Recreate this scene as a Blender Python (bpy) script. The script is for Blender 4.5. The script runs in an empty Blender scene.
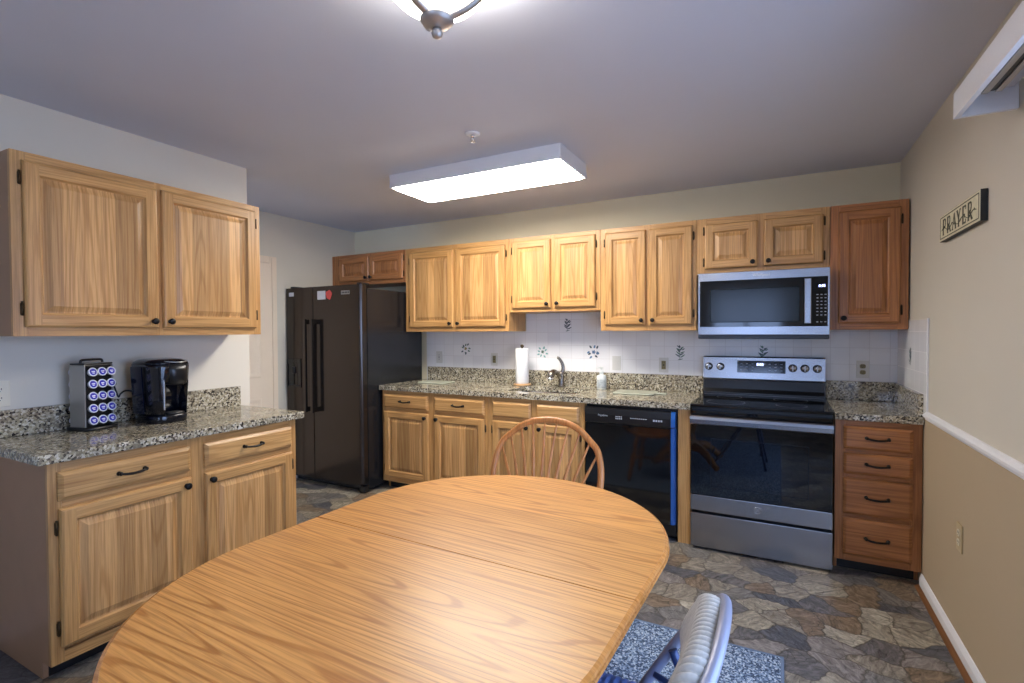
import bpy, bmesh, math, random
from mathutils import Vector, Matrix
R = math.radians
PI = math.pi
S = bpy.context.scene
COL = S.collection
random.seed(7)

# ---------------------------------------------------------------- camera
def setup_camera():
    yaw, pit, rol, f = R(27.804), R(1.135), R(-.265), 506.386
    cd = bpy.data.cameras.new('camera'); co = bpy.data.objects.new('camera', cd); COL.objects.link(co)
    cd.sensor_fit = 'HORIZONTAL'; cd.sensor_width = 36.0; cd.lens = f * 36.0 / 1024.0
    cd.clip_start = .02; cd.clip_end = 200
    fw = Vector((-math.sin(yaw) * math.cos(pit), math.cos(yaw) * math.cos(pit), -math.sin(pit)))
    rt = Vector((math.cos(yaw), math.sin(yaw), 0)); up = rt.cross(fw)
    r2 = math.cos(rol) * rt + math.sin(rol) * up
    u2 = -math.sin(rol) * rt + math.cos(rol) * up
    m = Matrix((r2, u2, -fw)).transposed().to_4x4()
    m.translation = Vector((-.669, -4.036, 1.372))
    co.matrix_world = m
    S.camera = co
setup_camera()

# ---------------------------------------------------------------- world, light, exposure
S.view_settings.view_transform = 'Standard'
S.view_settings.look = 'None'
S.view_settings.gamma = 1
S.view_settings.use_curve_mapping = False
S.view_settings.exposure = 1.27
FIX_E, DOME_E, SKY_E, BULB_W = 15.5, 5.5, 3.4, 6.0
w = bpy.data.worlds.new('daylight'); S.world = w; w.use_nodes = True
bg = w.node_tree.nodes['Background']
bg.inputs[0].default_value = (.42, .59, 1.0, 1); bg.inputs[1].default_value = SKY_E
def portal(name, loc, rot, sx, sy):
    l = bpy.data.lights.new(name, 'AREA'); l.shape = 'RECTANGLE'; l.size = sx; l.size_y = sy
    l.cycles.is_portal = True
    o = bpy.data.objects.new(name, l); COL.objects.link(o); o.location = loc; o.rotation_euler = rot
portal('patio_portal', (.10, -3.0, 1.02), (0, R(90), 0), 2.03, 1.8)
portal('rear_portal', (-1.15, -6.1, 1.5), (R(90), 0, 0), 1.1, 1.1)

# ---------------------------------------------------------------- materials
def lin(c):
    if isinstance(c, str):
        c = [int(c[i:i + 2], 16) / 255 for i in (0, 2, 4)]
    return tuple((v / 12.92 if v <= .04045 else ((v + .055) / 1.055) ** 2.4) for v in c[:3]) + (1,)
class NT:
    def __init__(s, name):
        s.m = bpy.data.materials.new(name); s.m.use_nodes = True
        s.t = s.m.node_tree; s.n = s.t.nodes; s.b = s.n['Principled BSDF']
    def new(s, typ, **k):
        n = s.n.new(typ)
        for a, b in k.items(): setattr(n, a, b)
        return n
    def put(s, sock, v):
        if hasattr(v, 'is_linked') or hasattr(v, 'links'): s.t.links.new(v, sock)
        else: sock.default_value = v
    def math(s, op, a, b=None, c=None):
        n = s.new('ShaderNodeMath', operation=op)
        s.put(n.inputs[0], a)
        if b is not None: s.put(n.inputs[1], b)
        if c is not None: s.put(n.inputs[2], c)
        return n.outputs[0]
    def comb(s, x, y, z):
        n = s.new('ShaderNodeCombineXYZ'); s.put(n.inputs[0], x); s.put(n.inputs[1], y); s.put(n.inputs[2], z); return n.outputs[0]
    def coords(s, rand=True):
        tc = s.new('ShaderNodeTexCoord'); out = tc.outputs['Object']
        if rand:
            oi = s.new('ShaderNodeObjectInfo')
            s.rnd = oi.outputs['Random']
            o = s.comb(s.math('MULTIPLY', s.rnd, 13.7), s.math('MULTIPLY', s.rnd, 31.1), s.math('MULTIPLY', s.rnd, 7.9))
            a = s.new('ShaderNodeVectorMath', operation='ADD'); s.put(a.inputs[0], out); s.put(a.inputs[1], o); out = a.outputs[0]
        return out
    def sep(s, v):
        n = s.new('ShaderNodeSeparateXYZ'); s.put(n.inputs[0], v); return n.outputs
    def noise(s, vec, scale, detail=2, rough=.5, dist=0, dim='3D'):
        n = s.new('ShaderNodeTexNoise', noise_dimensions=dim); s.put(n.inputs['Vector'], vec)
        n.inputs['Scale'].default_value = scale; n.inputs['Detail'].default_value = detail
        n.inputs['Roughness'].default_value = rough; n.inputs['Distortion'].default_value = dist
        return n.outputs['Fac']
    def white(s, v):
        n = s.new('ShaderNodeTexWhiteNoise', noise_dimensions='1D'); s.put(n.inputs['W'], v); return n.outputs['Value']
    def vor(s, vec, scale, feature='F1', dim='3D', rnd=1.0):
        n = s.new('ShaderNodeTexVoronoi', voronoi_dimensions=dim, feature=feature); s.put(n.inputs['Vector'], vec)
        n.inputs['Scale'].default_value = scale; n.inputs['Randomness'].default_value = rnd
        return n.outputs
    def ramp(s, fac, stops, interp='LINEAR'):
        n = s.new('ShaderNodeValToRGB'); cr = n.color_ramp; cr.interpolation = interp
        while len(cr.elements) < len(stops): cr.elements.new(.5)
        for e, (p, c) in zip(cr.elements, stops):
            e.position = p; e.color = lin(c) if not isinstance(c, (int, float)) else (c, c, c, 1)
        s.put(n.inputs[0], fac); return n.outputs[0]
    def mix(s, fac, a, b, mode='MIX'):
        n = s.new('ShaderNodeMix', data_type='RGBA', blend_type=mode)
        s.put(n.inputs[0], fac); s.put(n.inputs[6], lin(a) if isinstance(a, str) else a); s.put(n.inputs[7], lin(b) if isinstance(b, str) else b)
        return n.outputs[2]
    def bump(s, h, strength=.2, dist=.01):
        n = s.new('ShaderNodeBump'); n.inputs['Strength'].default_value = strength; n.inputs['Distance'].default_value = dist
        s.put(n.inputs['Height'], h); s.put(s.b.inputs['Normal'], n.outputs[0])
    def set(s, color=None, rough=None, metal=None, spec=None, coat=None):
        if color is not None: s.put(s.b.inputs['Base Color'], lin(color) if isinstance(color, str) else color)
        if rough is not None: s.put(s.b.inputs['Roughness'], rough)
        if metal is not None: s.put(s.b.inputs['Metallic'], metal)
        if spec is not None: s.put(s.b.inputs['Specular IOR Level'], spec)
        if coat is not None: s.put(s.b.inputs['Coat Weight'], coat)
        return s.m

def plain(name, color, rough=.5, metal=0, spec=.5, vary=.04, vscale=8, emit=None, es=0, bumps=0):
    m = NT(name); v = m.coords(False); n = m.noise(v, vscale, 3)
    c = m.mix(vary and 1.0, lin(color), m.ramp(n, [(.3, 1 - vary * 1.5), (.7, 1 + vary * 0)]), 'MULTIPLY')
    m.set(c, rough, metal, spec)
    if emit:
        m.put(m.b.inputs['Emission Color'], lin(emit)); m.b.inputs['Emission Strength'].default_value = es
    if bumps: m.bump(m.noise(v, 260, 2), bumps, .003)
    return m.m

def oak(name, light='D0A168', mid='B5834A', dark='85562B', axis='Z', planks=0, rough=.36, ring=34, tone=.12, stretch=.045, nsc=7.0, thin=.55):
    m = NT(name); v = m.coords(); x, y, z = m.sep(v)
    if axis == 'Z': cr, al, ot = x, z, y
    elif axis == 'X': cr, al, ot = z, x, y
    else: cr, al, ot = y, x, z           # table: grain along X, boards across Y
    pid = m.math('FLOOR', m.math('DIVIDE', cr, planks)) if planks else m.math('MULTIPLY', m.rnd, 1.0)
    pr = m.white(m.math('ADD', m.math('MULTIPLY', pid, 1.37), m.math('MULTIPLY', m.rnd, 51.0)))
    vec = m.comb(m.math('ADD', cr, m.math('MULTIPLY', pr, 17.0)), m.math('MULTIPLY', ot, .12), m.math('MULTIPLY', m.math('ADD', al, m.math('MULTIPLY', pr, 9.0)), stretch))
    n = m.noise(vec, nsc, 1.5, .5)
    rings = m.math('SINE', m.math('MULTIPLY', n, ring * 3.2))
    rl = m.ramp(m.math('MULTIPLY_ADD', rings, .5, .5), [(.3, 0.0), (thin + .15, .15), (.97, 1.0)])
    vec2 = m.comb(cr, m.math('MULTIPLY', ot, .2), m.math('MULTIPLY', al, .022))
    fib = m.noise(vec2, 170, 3, .6)
    fl = m.ramp(fib, [(.42, 0.0), (.68, 1.0)])
    c = m.mix(m.math('MULTIPLY', rl, .7), light, mid)
    c = m.mix(m.math('MULTIPLY', fl, .5), c, lin(dark))
    br = m.math('ADD', m.math('MULTIPLY', pr, tone * 2), 1 - tone * 1.4)
    g = m.new('ShaderNodeCombineColor'); m.put(g.inputs[0], br); m.put(g.inputs[1], m.math('SUBTRACT', m.math('MULTIPLY', br, 1.06), .06)); m.put(g.inputs[2], m.math('SUBTRACT', m.math('MULTIPLY', br, 1.15), .15))
    c = m.mix(1.0, c, g.outputs[0], 'MULTIPLY')
    m.set(c, rough, 0, .45)
    m.bump(fib, .06, .002)
    return m.m

OAK_P = oak('oak_panel', axis='Z', planks=.066, tone=.27)
OAK_V = oak('oak_upright', axis='Z', tone=.06, light='CA9B60', mid='B2824A')
OAK_H = oak('oak_crossways', axis='X', tone=.06, light='CB9C61', mid='B2824B')
OAK_D = oak('oak_drawer', axis='X', tone=.08, light='CEA065', mid='B5854D')
AGED = dict(light='B47745', mid='925D33', dark='683E1C')  # same oak darkened to red-brown, light falloff put into the colour
SHD_P = oak('shaded_oak_panel', axis='Z', planks=.078, tone=.1, **AGED)
SHD_V = oak('shaded_oak_upright', axis='Z', tone=.06, **AGED)
SHD_H = oak('shaded_oak_crossways', axis='X', tone=.06, **AGED)
SHD_D = oak('shaded_oak_drawer', axis='X', tone=.08, **AGED)
OAKS = (OAK_V, OAK_H, OAK_P, OAK_D)
SHADED_OAKS = (SHD_V, SHD_H, SHD_P, SHD_D)
END_PANEL = plain('brown_veneer', 'A8805F', .5, vary=.05)
TABLE = oak('table_oak', axis='T', planks=.145, light='DC9F58', mid='AC6A2C', dark='955B28', ring=85, tone=.05, thin=.68, rough=.34, stretch=.05, nsc=4.6)
TABLE_EDGE = oak('table_edge_oak', axis='T', light='D08F4E', mid='BA7B38', dark='94592A', tone=.03, rough=.22)
CHAIR_OAK = oak('chair_oak', axis='Z', light='D58D4E', mid='BC763C', dark='945827', tone=.04, rough=.3)

def granite(name, tint):
    m = NT(name); v = m.coords(False)
    d = m.noise(v, 30, 2)
    dv = m.new('ShaderNodeVectorMath', operation='MULTIPLY_ADD'); m.put(dv.inputs[0], m.comb(d, d, d)); dv.inputs[1].default_value = (.01, .01, .01); m.put(dv.inputs[2], v)
    cell = m.vor(dv.outputs[0], 120)
    cid = m.white(m.sep(cell['Color'])[0])
    c = m.ramp(cid, [(0, '25211F'), (.11, '544D44'), (.22, '8A806D'), (.38, tint[0]), (.62, tint[1]), (.85, tint[2])], 'CONSTANT')
    big = m.noise(v, 13, 3, .6)
    c = m.mix(m.ramp(big, [(.42, 0.0), (.66, .55)]), c, '6E6658')
    fine = m.noise(v, 330, 2, .7)
    c = m.mix(m.ramp(fine, [(.52, 0.0), (.64, .6)]), c, '37322C')
    m.set(c, .10, 0, .5)
    return m.m
GRAN = granite('granite_beige', ('A79C80', 'C8BFA6', 'DDD6C2'))

def stone_floor():
    m = NT('slate_vinyl'); v = m.coords(False)
    n = m.new('ShaderNodeTexNoise'); m.put(n.inputs['Vector'], v); n.inputs['Scale'].default_value = 7; n.inputs['Detail'].default_value = 4
    a = m.new('ShaderNodeVectorMath', operation='MULTIPLY_ADD'); m.put(a.inputs[0], n.outputs['Color']); a.inputs[1].default_value = (.13, .13, 0); m.put(a.inputs[2], v)
    x, y, z = m.sep(a.outputs[0])
    uv = m.comb(m.math('MULTIPLY', x, 1.0), m.math('MULTIPLY', y, 1.25), 0)
    f1 = m.vor(uv, 6.3, 'F1', '2D'); ed = m.vor(uv, 6.3, 'DISTANCE_TO_EDGE', '2D')
    cr, cg, cb = m.sep(f1['Color'])
    base = m.ramp(cr, [(0, '5C5C60'), (.17, '7E7A74'), (.32, '8F8677'), (.47, '6C6866'), (.6, '9C9382'), (.72, '87807A'), (.84, '84725E'), (.93, 'ABA392')], 'CONSTANT')
    # slaty streaks with a direction of their own in every stone
    ang = m.math('MULTIPLY', cg, 3.0)
    vx, vy, vz = m.sep(v)
    rx = m.math('ADD', m.math('MULTIPLY', vx, m.math('COSINE', ang)), m.math('MULTIPLY', vy, m.math('SINE', ang)))
    ry = m.math('SUBTRACT', m.math('MULTIPLY', vy, m.math('COSINE', ang)), m.math('MULTIPLY', vx, m.math('SINE', ang)))
    st = m.noise(m.comb(rx, m.math('MULTIPLY', ry, 2.4), m.math('MULTIPLY', cb, 9)), 11, 9, .74, 1.6)
    c = m.mix(1.0, base, m.ramp(st, [(.30, .25), (.43, .7), (.52, 1.0), (.62, 1.4), (.72, 2.0)]), 'MULTIPLY')
    ck = m.vor(a.outputs[0], 21, 'DISTANCE_TO_EDGE', '2D')
    lines = m.ramp(ck['Distance'], [(0, 0.0), (.05, 1.0)])
    where = m.ramp(m.noise(v, 9, 3), [(.42, 0.0), (.60, .62)])
    c = m.mix(where, c, m.mix(1.0, c, m.mix(lines, '554F48', 'FFFFFF'), 'MULTIPLY'))
    rust = m.noise(v, 3.1, 4, .6)
    c = m.mix(m.ramp(rust, [(.58, 0.0), (.74, .18)]), c, '8C6A48')
    e = m.ramp(ed['Distance'], [(0, .85), (.018, .5), (.038, 0.0)])
    c = m.mix(e, c, '4C453D')
    c = m.mix(1.0, c, (.86, .86, .86, 1), 'MULTIPLY')
    m.set(c, m.ramp(st, [(.3, .42), (.7, .26)]), 0, .5)
    m.bump(st, .12, .004)
    return m.m
FLOOR = stone_floor()

def wall_paint(name, up, low=None, zsplit=.93):
    m = NT(name); v = m.coords(False); n = m.noise(v, 2.2, 3)
    c = lin(up)
    if low:
        z = m.sep(v)[2]
        c = m.mix(m.math('GREATER_THAN', z, zsplit), low, up)
    c = m.mix(1.0, c, m.ramp(n, [(.3, .97), (.7, 1.0)]), 'MULTIPLY')
    m.set(c, .62, 0, .3); m.bump(m.noise(v, 190, 2), .05, .002)
    return m.m
W_BACK = wall_paint('cream_paint', 'DCD1B2')
W_LEFT = wall_paint('pale_paint', 'DBD4C4')
W_RIGHT = wall_paint('two_tone_paint', 'D1CABB', 'B5A286')
CEIL = wall_paint('ceiling_paint', 'D5D8E2')
WHITE_TRIM = plain('white_trim_paint', 'EDEDEE', .35, vary=.02)
DOOR_W = plain('warm_lit_door_paint', 'F0DFC8', .4, vary=.02)  # white door and casing, with the warm light on them tinted in
QUARTER = plain('stained_shoe_moulding', '7C5230', .4, vary=.1)

def tile_mat(name, axis):
    m = NT(name); v = m.coords(False); x, y, z = m.sep(v)
    a = x if axis == 'x' else y
    sz = .1095
    def line(c, off):
        fr = m.math('FRACT', m.math('DIVIDE', m.math('ADD', c, off + 50 * sz), sz))
        d = m.math('ABSOLUTE', m.math('SUBTRACT', fr, .5))
        return m.math('GREATER_THAN', d, .5 - .0016 / sz)
    offx = .033 if axis == 'x' else .03
    g = m.math('MAXIMUM', line(a, offx), line(z, -1.143 + 20 * sz))
    tid = m.white(m.math('ADD', m.math('FLOOR', m.math('DIVIDE', m.math('ADD', a, offx + 50 * sz), sz)), m.math('MULTIPLY', m.math('FLOOR', m.math('DIVIDE', m.math('ADD', z, 30 * sz - 1.143), sz)), 17.0)))
    c = m.mix(tid, 'E2E1E1', 'EAE9E8')
    c = m.mix(g, c, 'D2CFCD')
    m.set(c, m.math('ADD', m.math('MULTIPLY', g, .5), .22), 0, .5)
    m.bump(m.math('SUBTRACT', 1.0, g), .25, .002)
    return m.m
TILE_X = tile_mat('glazed_tile_rows', 'x'); TILE_Y = tile_mat('glazed_tile_side_rows', 'y')

def brushed(name, color='A6A7AB', rough=.27, axis='x'):
    m = NT(name); v = m.coords(False); x, y, z = m.sep(v)
    n = m.noise(m.comb(m.math('MULTIPLY', x, .4 if axis == 'x' else 3), y, m.math('MULTIPLY', z, 3 if axis == 'x' else .4)), 4, 1)
    c = m.mix(1.0, lin(color), m.ramp(n, [(.3, .95), (.7, 1.0)]), 'MULTIPLY')
    m.set(c, rough, 1.0)
    return m.m
STEEL = brushed('brushed_steel'); STEEL_V = brushed('brushed_steel_upright', axis='z')
NICKEL = plain('brushed_nickel', 'C4BDB6', .42, .8, vary=.03)
FAUCET = plain('satin_faucet_nickel', '8F877E', .26, 1, vary=.03)
CHROME = plain('polished_chrome', 'D8D8D8', .08, 1, vary=.01)
BLK_STEEL = plain('black_stainless', '4B4541', .17, .85, vary=.03)
BLK_SIDE = plain('black_side_paint', '1C1D20', .22, 0, vary=.05)
BLACK = plain('black_plastic', '141416', .3, vary=.08)
BLACK_G = plain('black_gloss', '0B0C0E', .07, 0, .6, vary=.05)
GLASS_BLK = plain('black_oven_glass', '07080B', .03, 0, .75, vary=.03)
DARKIRON = plain('oil_rubbed_bronze', '1A1715', .38, .5, vary=.1)
HINGE = plain('aged_brass_hinge', '4A3A25', .4, .7, vary=.12)
LED = plain('blue_display_digits', '88A8FF', .4, emit='A9B8FF', es=3.0, vary=0)
LEGEND = plain('panel_print', 'B9BEC6', .5, vary=0)
DISPLAY = plain('display_glass', '15181F', .08, vary=.02)
IVORY = plain('ivory_plastic', 'DDD5BE', .35, vary=.02)
WHITEP = plain('white_plastic', 'CFCDC6', .3, vary=.02)
SLOT = plain('dark_socket_slots', '857A52', .5, vary=.05)
PAPER = plain('paper_towel', 'F1F1EF', .9, vary=.03, bumps=.3)
BEECH = plain('pale_wood_stand', 'C79F72', .5, vary=.1)
SOAP = plain('soap_bottle_plastic', 'DCE0DC', .22, vary=.03)
SOAP_L = plain('soap_label', 'C9D0CF', .5, vary=.25, vscale=60)
BOARD = plain('frosted_glass_board', 'C9CDB8', .14, vary=.12, vscale=14)
SILVER = plain('silver_plastic', 'A9A8A6', .28, .8, vary=.02)
PODB = plain('blue_pod_foil', '3A36CC', .35, 0, vary=.3, vscale=130)
PODW = plain('white_pod_rim', 'E6E6EE', .4, vary=.02)
BREW = plain('glossy_black_brewer', '0C0F18', .1, 0, .6, vary=.05)
TANK = plain('smoky_reservoir', '23283C', .08, 0, .6, vary=.05)
TUBE = plain('blue_cast_grey_enamel', '8F92A2', .35, .2, vary=.03)  # blue daylight cast on grey metal, painted into this and the next colour
TUBED = plain('blue_cast_dark_enamel', '2C3A5C', .3, .3, vary=.03)
CARD = plain('white_magnet_card', 'D5D2D0', .6, vary=.06, vscale=90)
RED = plain('red_magnet', 'D8504A', .5, vary=.1, vscale=70)
SIGN = plain('aged_cream_board', 'E3DDBF', .6, vary=.12, vscale=30)
SIGN_K = plain('black_sign_edge', '14171A', .5, vary=.1)
SIGN_INK = plain('olive_letter_paint', '4A4A34', .6, vary=.1)
VAL_IN = plain('valance_inner_laminate', 'C9CED8', .4, vary=.02)
BLUE_REFL = plain('painted_blue_reflection', '2A5DA6', .12, 0, .6, vary=.05)  # blue daylight reflection on the dishwasher's rounded edge, painted as colour
LEAF_G = plain('green_glaze', '5E7A6A', .3, vary=.1); LEAF_D = plain('dark_glaze', '4A565C', .3, vary=.1)
LEAF_B = plain('blue_glaze', '5C7C9C', .3, vary=.1); LEAF_T = plain('teal_glaze', '7FB0A6', .3, vary=.1); LEAF_Y = plain('ochre_glaze', '9A8A54', .3, vary=.1)

def emitter(name, col, es):
    m = NT(name); v = m.coords(False); n = m.noise(v, 60, 1)
    m.set(lin('F4F4F2'), .4); m.put(m.b.inputs['Emission Color'], m.mix(n, lin(col), (1, 1, 1, 1)))
    m.b.inputs['Emission Strength'].default_value = es
    return m.m
DIFF = emitter('lit_diffuser', 'FFF4E2', FIX_E)
BOWL = emitter('lit_alabaster_bowl', 'FFF0D8', DOME_E)

def glass_pane():
    m = NT('window_pane'); n = m.n
    tr = n.new('ShaderNodeBsdfTransparent'); gl = n.new('ShaderNodeBsdfGlossy'); gl.inputs['Roughness'].default_value = .01
    lw = n.new('ShaderNodeLayerWeight'); fa = m.math('MULTIPLY_ADD', m.math('POWER', lw.outputs['Facing'], 5.0), .5, .03)
    mx = n.new('ShaderNodeMixShader'); m.put(mx.inputs[0], fa); m.put(mx.inputs[1], tr.outputs[0]); m.put(mx.inputs[2], gl.outputs[0])
    m.put(n['Material Output'].inputs[0], mx.outputs[0])
    return m.m
PANE = glass_pane()

def rug_mat():
    m = NT('woven_blue_rug'); v = m.coords(False)
    a = m.vor(v, 150); c1 = m.white(m.sep(a['Color'])[0])
    c = m.ramp(c1, [(0, '3F4C5E'), (.3, '5B6C82'), (.55, '7F90A3'), (.8, 'A9B5C0')], 'CONSTANT')
    m.set(c, .95, 0, .1); m.bump(a['Distance'], .5, .004)
    return m.m
RUG = rug_mat()
RUG_EDGE = plain('rug_binding', '66758A', .9, vary=.1)
def ribbed(name, c1, c2):
    m = NT(name); v = m.coords(False)
    n = m.noise(v, 90, 3); m.set(m.mix(n, c1, c2), .7, 0, .25); m.bump(m.noise(v, 500, 2), .15, .002)
    return m.m
RIB_GREY = ribbed('grey_ribbed_fabric', 'A9A59B', 'CFCABF')
RIB_BLUE_CAST = ribbed('blue_cast_ribbed_fabric', '4A66A8', '6F8CC8')  # grey fabric; the blue daylight falling on it is put into the colour

# ---------------------------------------------------------------- mesh builder
class MB:
    def __init__(s): s.bm = bmesh.new()
    def face(s, pts, mi=0, smooth=False):
        f = s.bm.faces.new([s.bm.verts.new(p) for p in pts]); f.material_index = mi; f.smooth = smooth; return f
    def box(s, x0, x1, y0, y1, z0, z1, bev=0, mi=0, seg=2):
        v = [s.bm.verts.new(p) for p in ((x0, y0, z0), (x1, y0, z0), (x1, y1, z0), (x0, y1, z0), (x0, y0, z1), (x1, y0, z1), (x1, y1, z1), (x0, y1, z1))]
        fs = [s.bm.faces.new([v[i] for i in q]) for q in ((0, 3, 2, 1), (4, 5, 6, 7), (0, 1, 5, 4), (1, 2, 6, 5), (2, 3, 7, 6), (3, 0, 4, 7))]
        for f in fs: f.material_index = mi
        if bev:
            es = list({e for f in fs for e in f.edges})
            r = bmesh.ops.bevel(s.bm, geom=es, offset=bev, segments=seg, affect='EDGES', profile=.6)
            for f in r['faces']: f.material_index = mi
        return s
    def loft(s, loops, mi=0, smooth=True, cap=True, closed=True):
        vs = [[s.bm.verts.new(p) for p in L] for L in loops]; n = len(vs[0])
        for a, b in zip(vs, vs[1:]):
            for i in range(n if closed else n - 1):
                j = (i + 1) % n
                f = s.bm.faces.new((a[i], a[j], b[j], b[i])); f.material_index = mi; f.smooth = smooth
        if cap and closed:
            for L in (vs[0][::-1], vs[-1]):
                f = s.bm.faces.new(L); f.material_index = mi
        return s
    def lathe(s, prof, c=(0, 0, 0), axis='z', seg=24, mi=0, smooth=True):
        loops = []
        for r, h in prof:
            L = []
            for i in range(seg):
                a = 2 * PI * i / seg; p, q = r * math.cos(a), r * math.sin(a)
                if axis == 'z': L.append((c[0] + p, c[1] + q, c[2] + h))
                elif axis == 'y': L.append((c[0] + p, c[1] + h, c[2] - q))
                else: L.append((c[0] + h, c[1] + p, c[2] + q))
            loops.append(L)
        return s.loft(loops, mi, smooth, cap=prof[0] != prof[-1])
    def tube(s, pts, r, seg=10, mi=0, flat=None, fx=1.0, closed=False):
        """swept tube; r a number or list; flat = fixed binormal direction, fx scales the section along it"""
        P = [Vector(p) for p in pts]; n = len(P); loops = []
        ref = Vector(flat) if flat else None; prev = None
        for i in range(n):
            if closed: t = P[(i + 1) % n] - P[i - 1]
            else: t = P[min(i + 1, n - 1)] - P[max(i - 1, 0)]
            t.normalize()
            if ref: b = (ref - t * ref.dot(t)).normalized()
            elif prev is None:
                b = t.cross(Vector((0, 0, 1)));
                if b.length < .1: b = t.cross(Vector((1, 0, 0)))
                b.normalize()
            else: b = (prev - t * prev.dot(t)).normalized()
            prev = b; a = t.cross(b); rr = r[i] if isinstance(r, (list, tuple)) else r
            loops.append([P[i] + a * (rr * math.cos(2 * PI * k / seg)) + b * (rr * fx * math.sin(2 * PI * k / seg)) for k in range(seg)])
        if closed: loops.append(loops[0]); return s.loft(loops, mi, cap=False)
        return s.loft(loops, mi)
    def prism(s, poly, h0, h1, axis='z', mi=0, smooth=False):
        def P(a, b, h): return (a, b, h) if axis == 'z' else ((a, h, b) if axis == 'y' else (h, a, b))
        return s.loft([[P(a, b, h0) for a, b in poly], [P(a, b, h1) for a, b in poly]], mi, smooth)
    def build(s, name, mats, parent=None, off=(0, 0, 0)):
        bmesh.ops.remove_doubles(s.bm, verts=s.bm.verts, dist=1e-6)
        bmesh.ops.recalc_face_normals(s.bm, faces=s.bm.faces)
        me = bpy.data.meshes.new(name); s.bm.to_mesh(me); s.bm.free()
        if any(off): me.transform(Matrix.Translation(-Vector(off)))
        for m in (mats if isinstance(mats, (list, tuple)) else [mats]): me.materials.append(m)
        o = bpy.data.objects.new(name, me); COL.objects.link(o)
        if parent: o.parent = parent
        return o
def smooth_path(pts, n=6):
    P = [Vector(p) for p in pts]; out = []
    for i in range(len(P) - 1):
        p0, p1, p2, p3 = P[max(i - 1, 0)], P[i], P[i + 1], P[min(i + 2, len(P) - 1)]
        for k in range(n):
            t = k / n
            out.append(.5 * ((2 * p1) + (p2 - p0) * t + (2 * p0 - 5 * p1 + 4 * p2 - p3) * t * t + (3 * p1 - p0 - 3 * p2 + p3) * t ** 3))
    out.append(P[-1]); return out
def sell(cx, cy, z, a, b, e=4, n=40):
    L = []
    for i in range(n):
        t = 2 * PI * i / n; c, s_ = math.cos(t), math.sin(t)
        L.append((cx + a * math.copysign(abs(c) ** (2 / e), c), cy + b * math.copysign(abs(s_) ** (2 / e), s_), z))
    return L

class Thing:
    """a thing: an Empty at its base; parts are given in world coordinates (local=False) or in the Empty's own"""
    def __init__(s, name, label, cat, loc=(0, 0, 0), rz=0, group=None, local=False):
        o = bpy.data.objects.new(name, None); COL.objects.link(o); o.location = loc; o.rotation_euler = (0, 0, rz)
        o.empty_display_size = .05
        o['label'] = label; o['category'] = cat
        if group: o['group'] = group
        s.o = o; s.off = (0, 0, 0) if local else loc
    def part(s, name, mb, mats, parent=None, label=None):
        o = mb.build(name, mats, parent or s.o, s.off)
        if label: o['label'] = label
        return o
def tag(o, label, cat, group=None, kind=None):
    o['label'] = label; o['category'] = cat
    if group: o['group'] = group
    if kind: o['kind'] = kind
    return o
def struct(name, mb, m, parent=None):
    o = mb.build(name, m, parent); 
    if not parent: o['kind'] = 'structure'
    return o
def text_mb(txt, size, origin, right=(1, 0, 0), up=(0, 0, 1), ext=.0006, sx=1.0):
    cu = bpy.data.curves.new('lettering', 'FONT'); cu.body = txt; cu.size = size; cu.extrude = ext; cu.align_x = 'CENTER'
    o = bpy.data.objects.new('lettering', cu); COL.objects.link(o)
    bpy.context.view_layer.update()
    me = bpy.data.meshes.new_from_object(o.evaluated_get(bpy.context.evaluated_depsgraph_get()))
    bpy.data.objects.remove(o)
    r, u = Vector(right), Vector(up); n = r.cross(u)
    M = Matrix((r * sx, u, n)).transposed().to_4x4(); M.translation = Vector(origin)
    me.transform(M); mb = MB(); mb.bm.from_mesh(me); bpy.data.meshes.remove(me)
    for f in mb.bm.faces: f.material_index = 0
    return mb

# ---------------------------------------------------------------- the room
ZC = 2.44
XR = .012         # right wall
XA = -4.70        # alcove side wall
XL = -3.74        # left wall
mb = MB(); mb.box(XA - .1, .13, -6.1, .1, -.1, 0); struct('floor', mb, FLOOR)
mb = MB(); mb.box(XA - .1, .13, -6.1, .1, ZC, ZC + .1); struct('ceiling', mb, CEIL)
mb = MB(); mb.box(XA - .1, .13, 0, .1, 0, ZC); struct('wall_back', mb, W_BACK)
mb = MB()
mb.box(XR, .13, -2.06, 0, 0, ZC); mb.box(XR, .13, -6.1, -3.9, 0, ZC); mb.box(XR, .13, -3.9, -2.06, 2.03, ZC)
struct('wall_right', mb, W_RIGHT)
mb = MB(); mb.box(XL - .14, XL, -6.1, -1.905, 0, ZC); struct('wall_left', mb, W_LEFT)
mb = MB(); mb.box(XA - .1, XA, -6.1, 0, 0, ZC); struct('wall_alcove', mb, W_LEFT)
mb = MB()
mb.box(XL, -1.7, -6.1, -6.0, 0, ZC); mb.box(-.6, XR, -6.1, -6.0, 0, ZC); mb.box(-1.7, -.6, -6.1, -6.0, 2.05, ZC); mb.box(-1.7, -.6, -6.1, -6.0, 0, .95)
struct('wall_rear', mb, W_LEFT)
mb = MB(); mb.box(.131, 7, -9, 3, -.12, -.03); struct('ground', mb, plain('concrete_patio', 'B9B7B2', .8, vary=.12, vscale=3))
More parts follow.
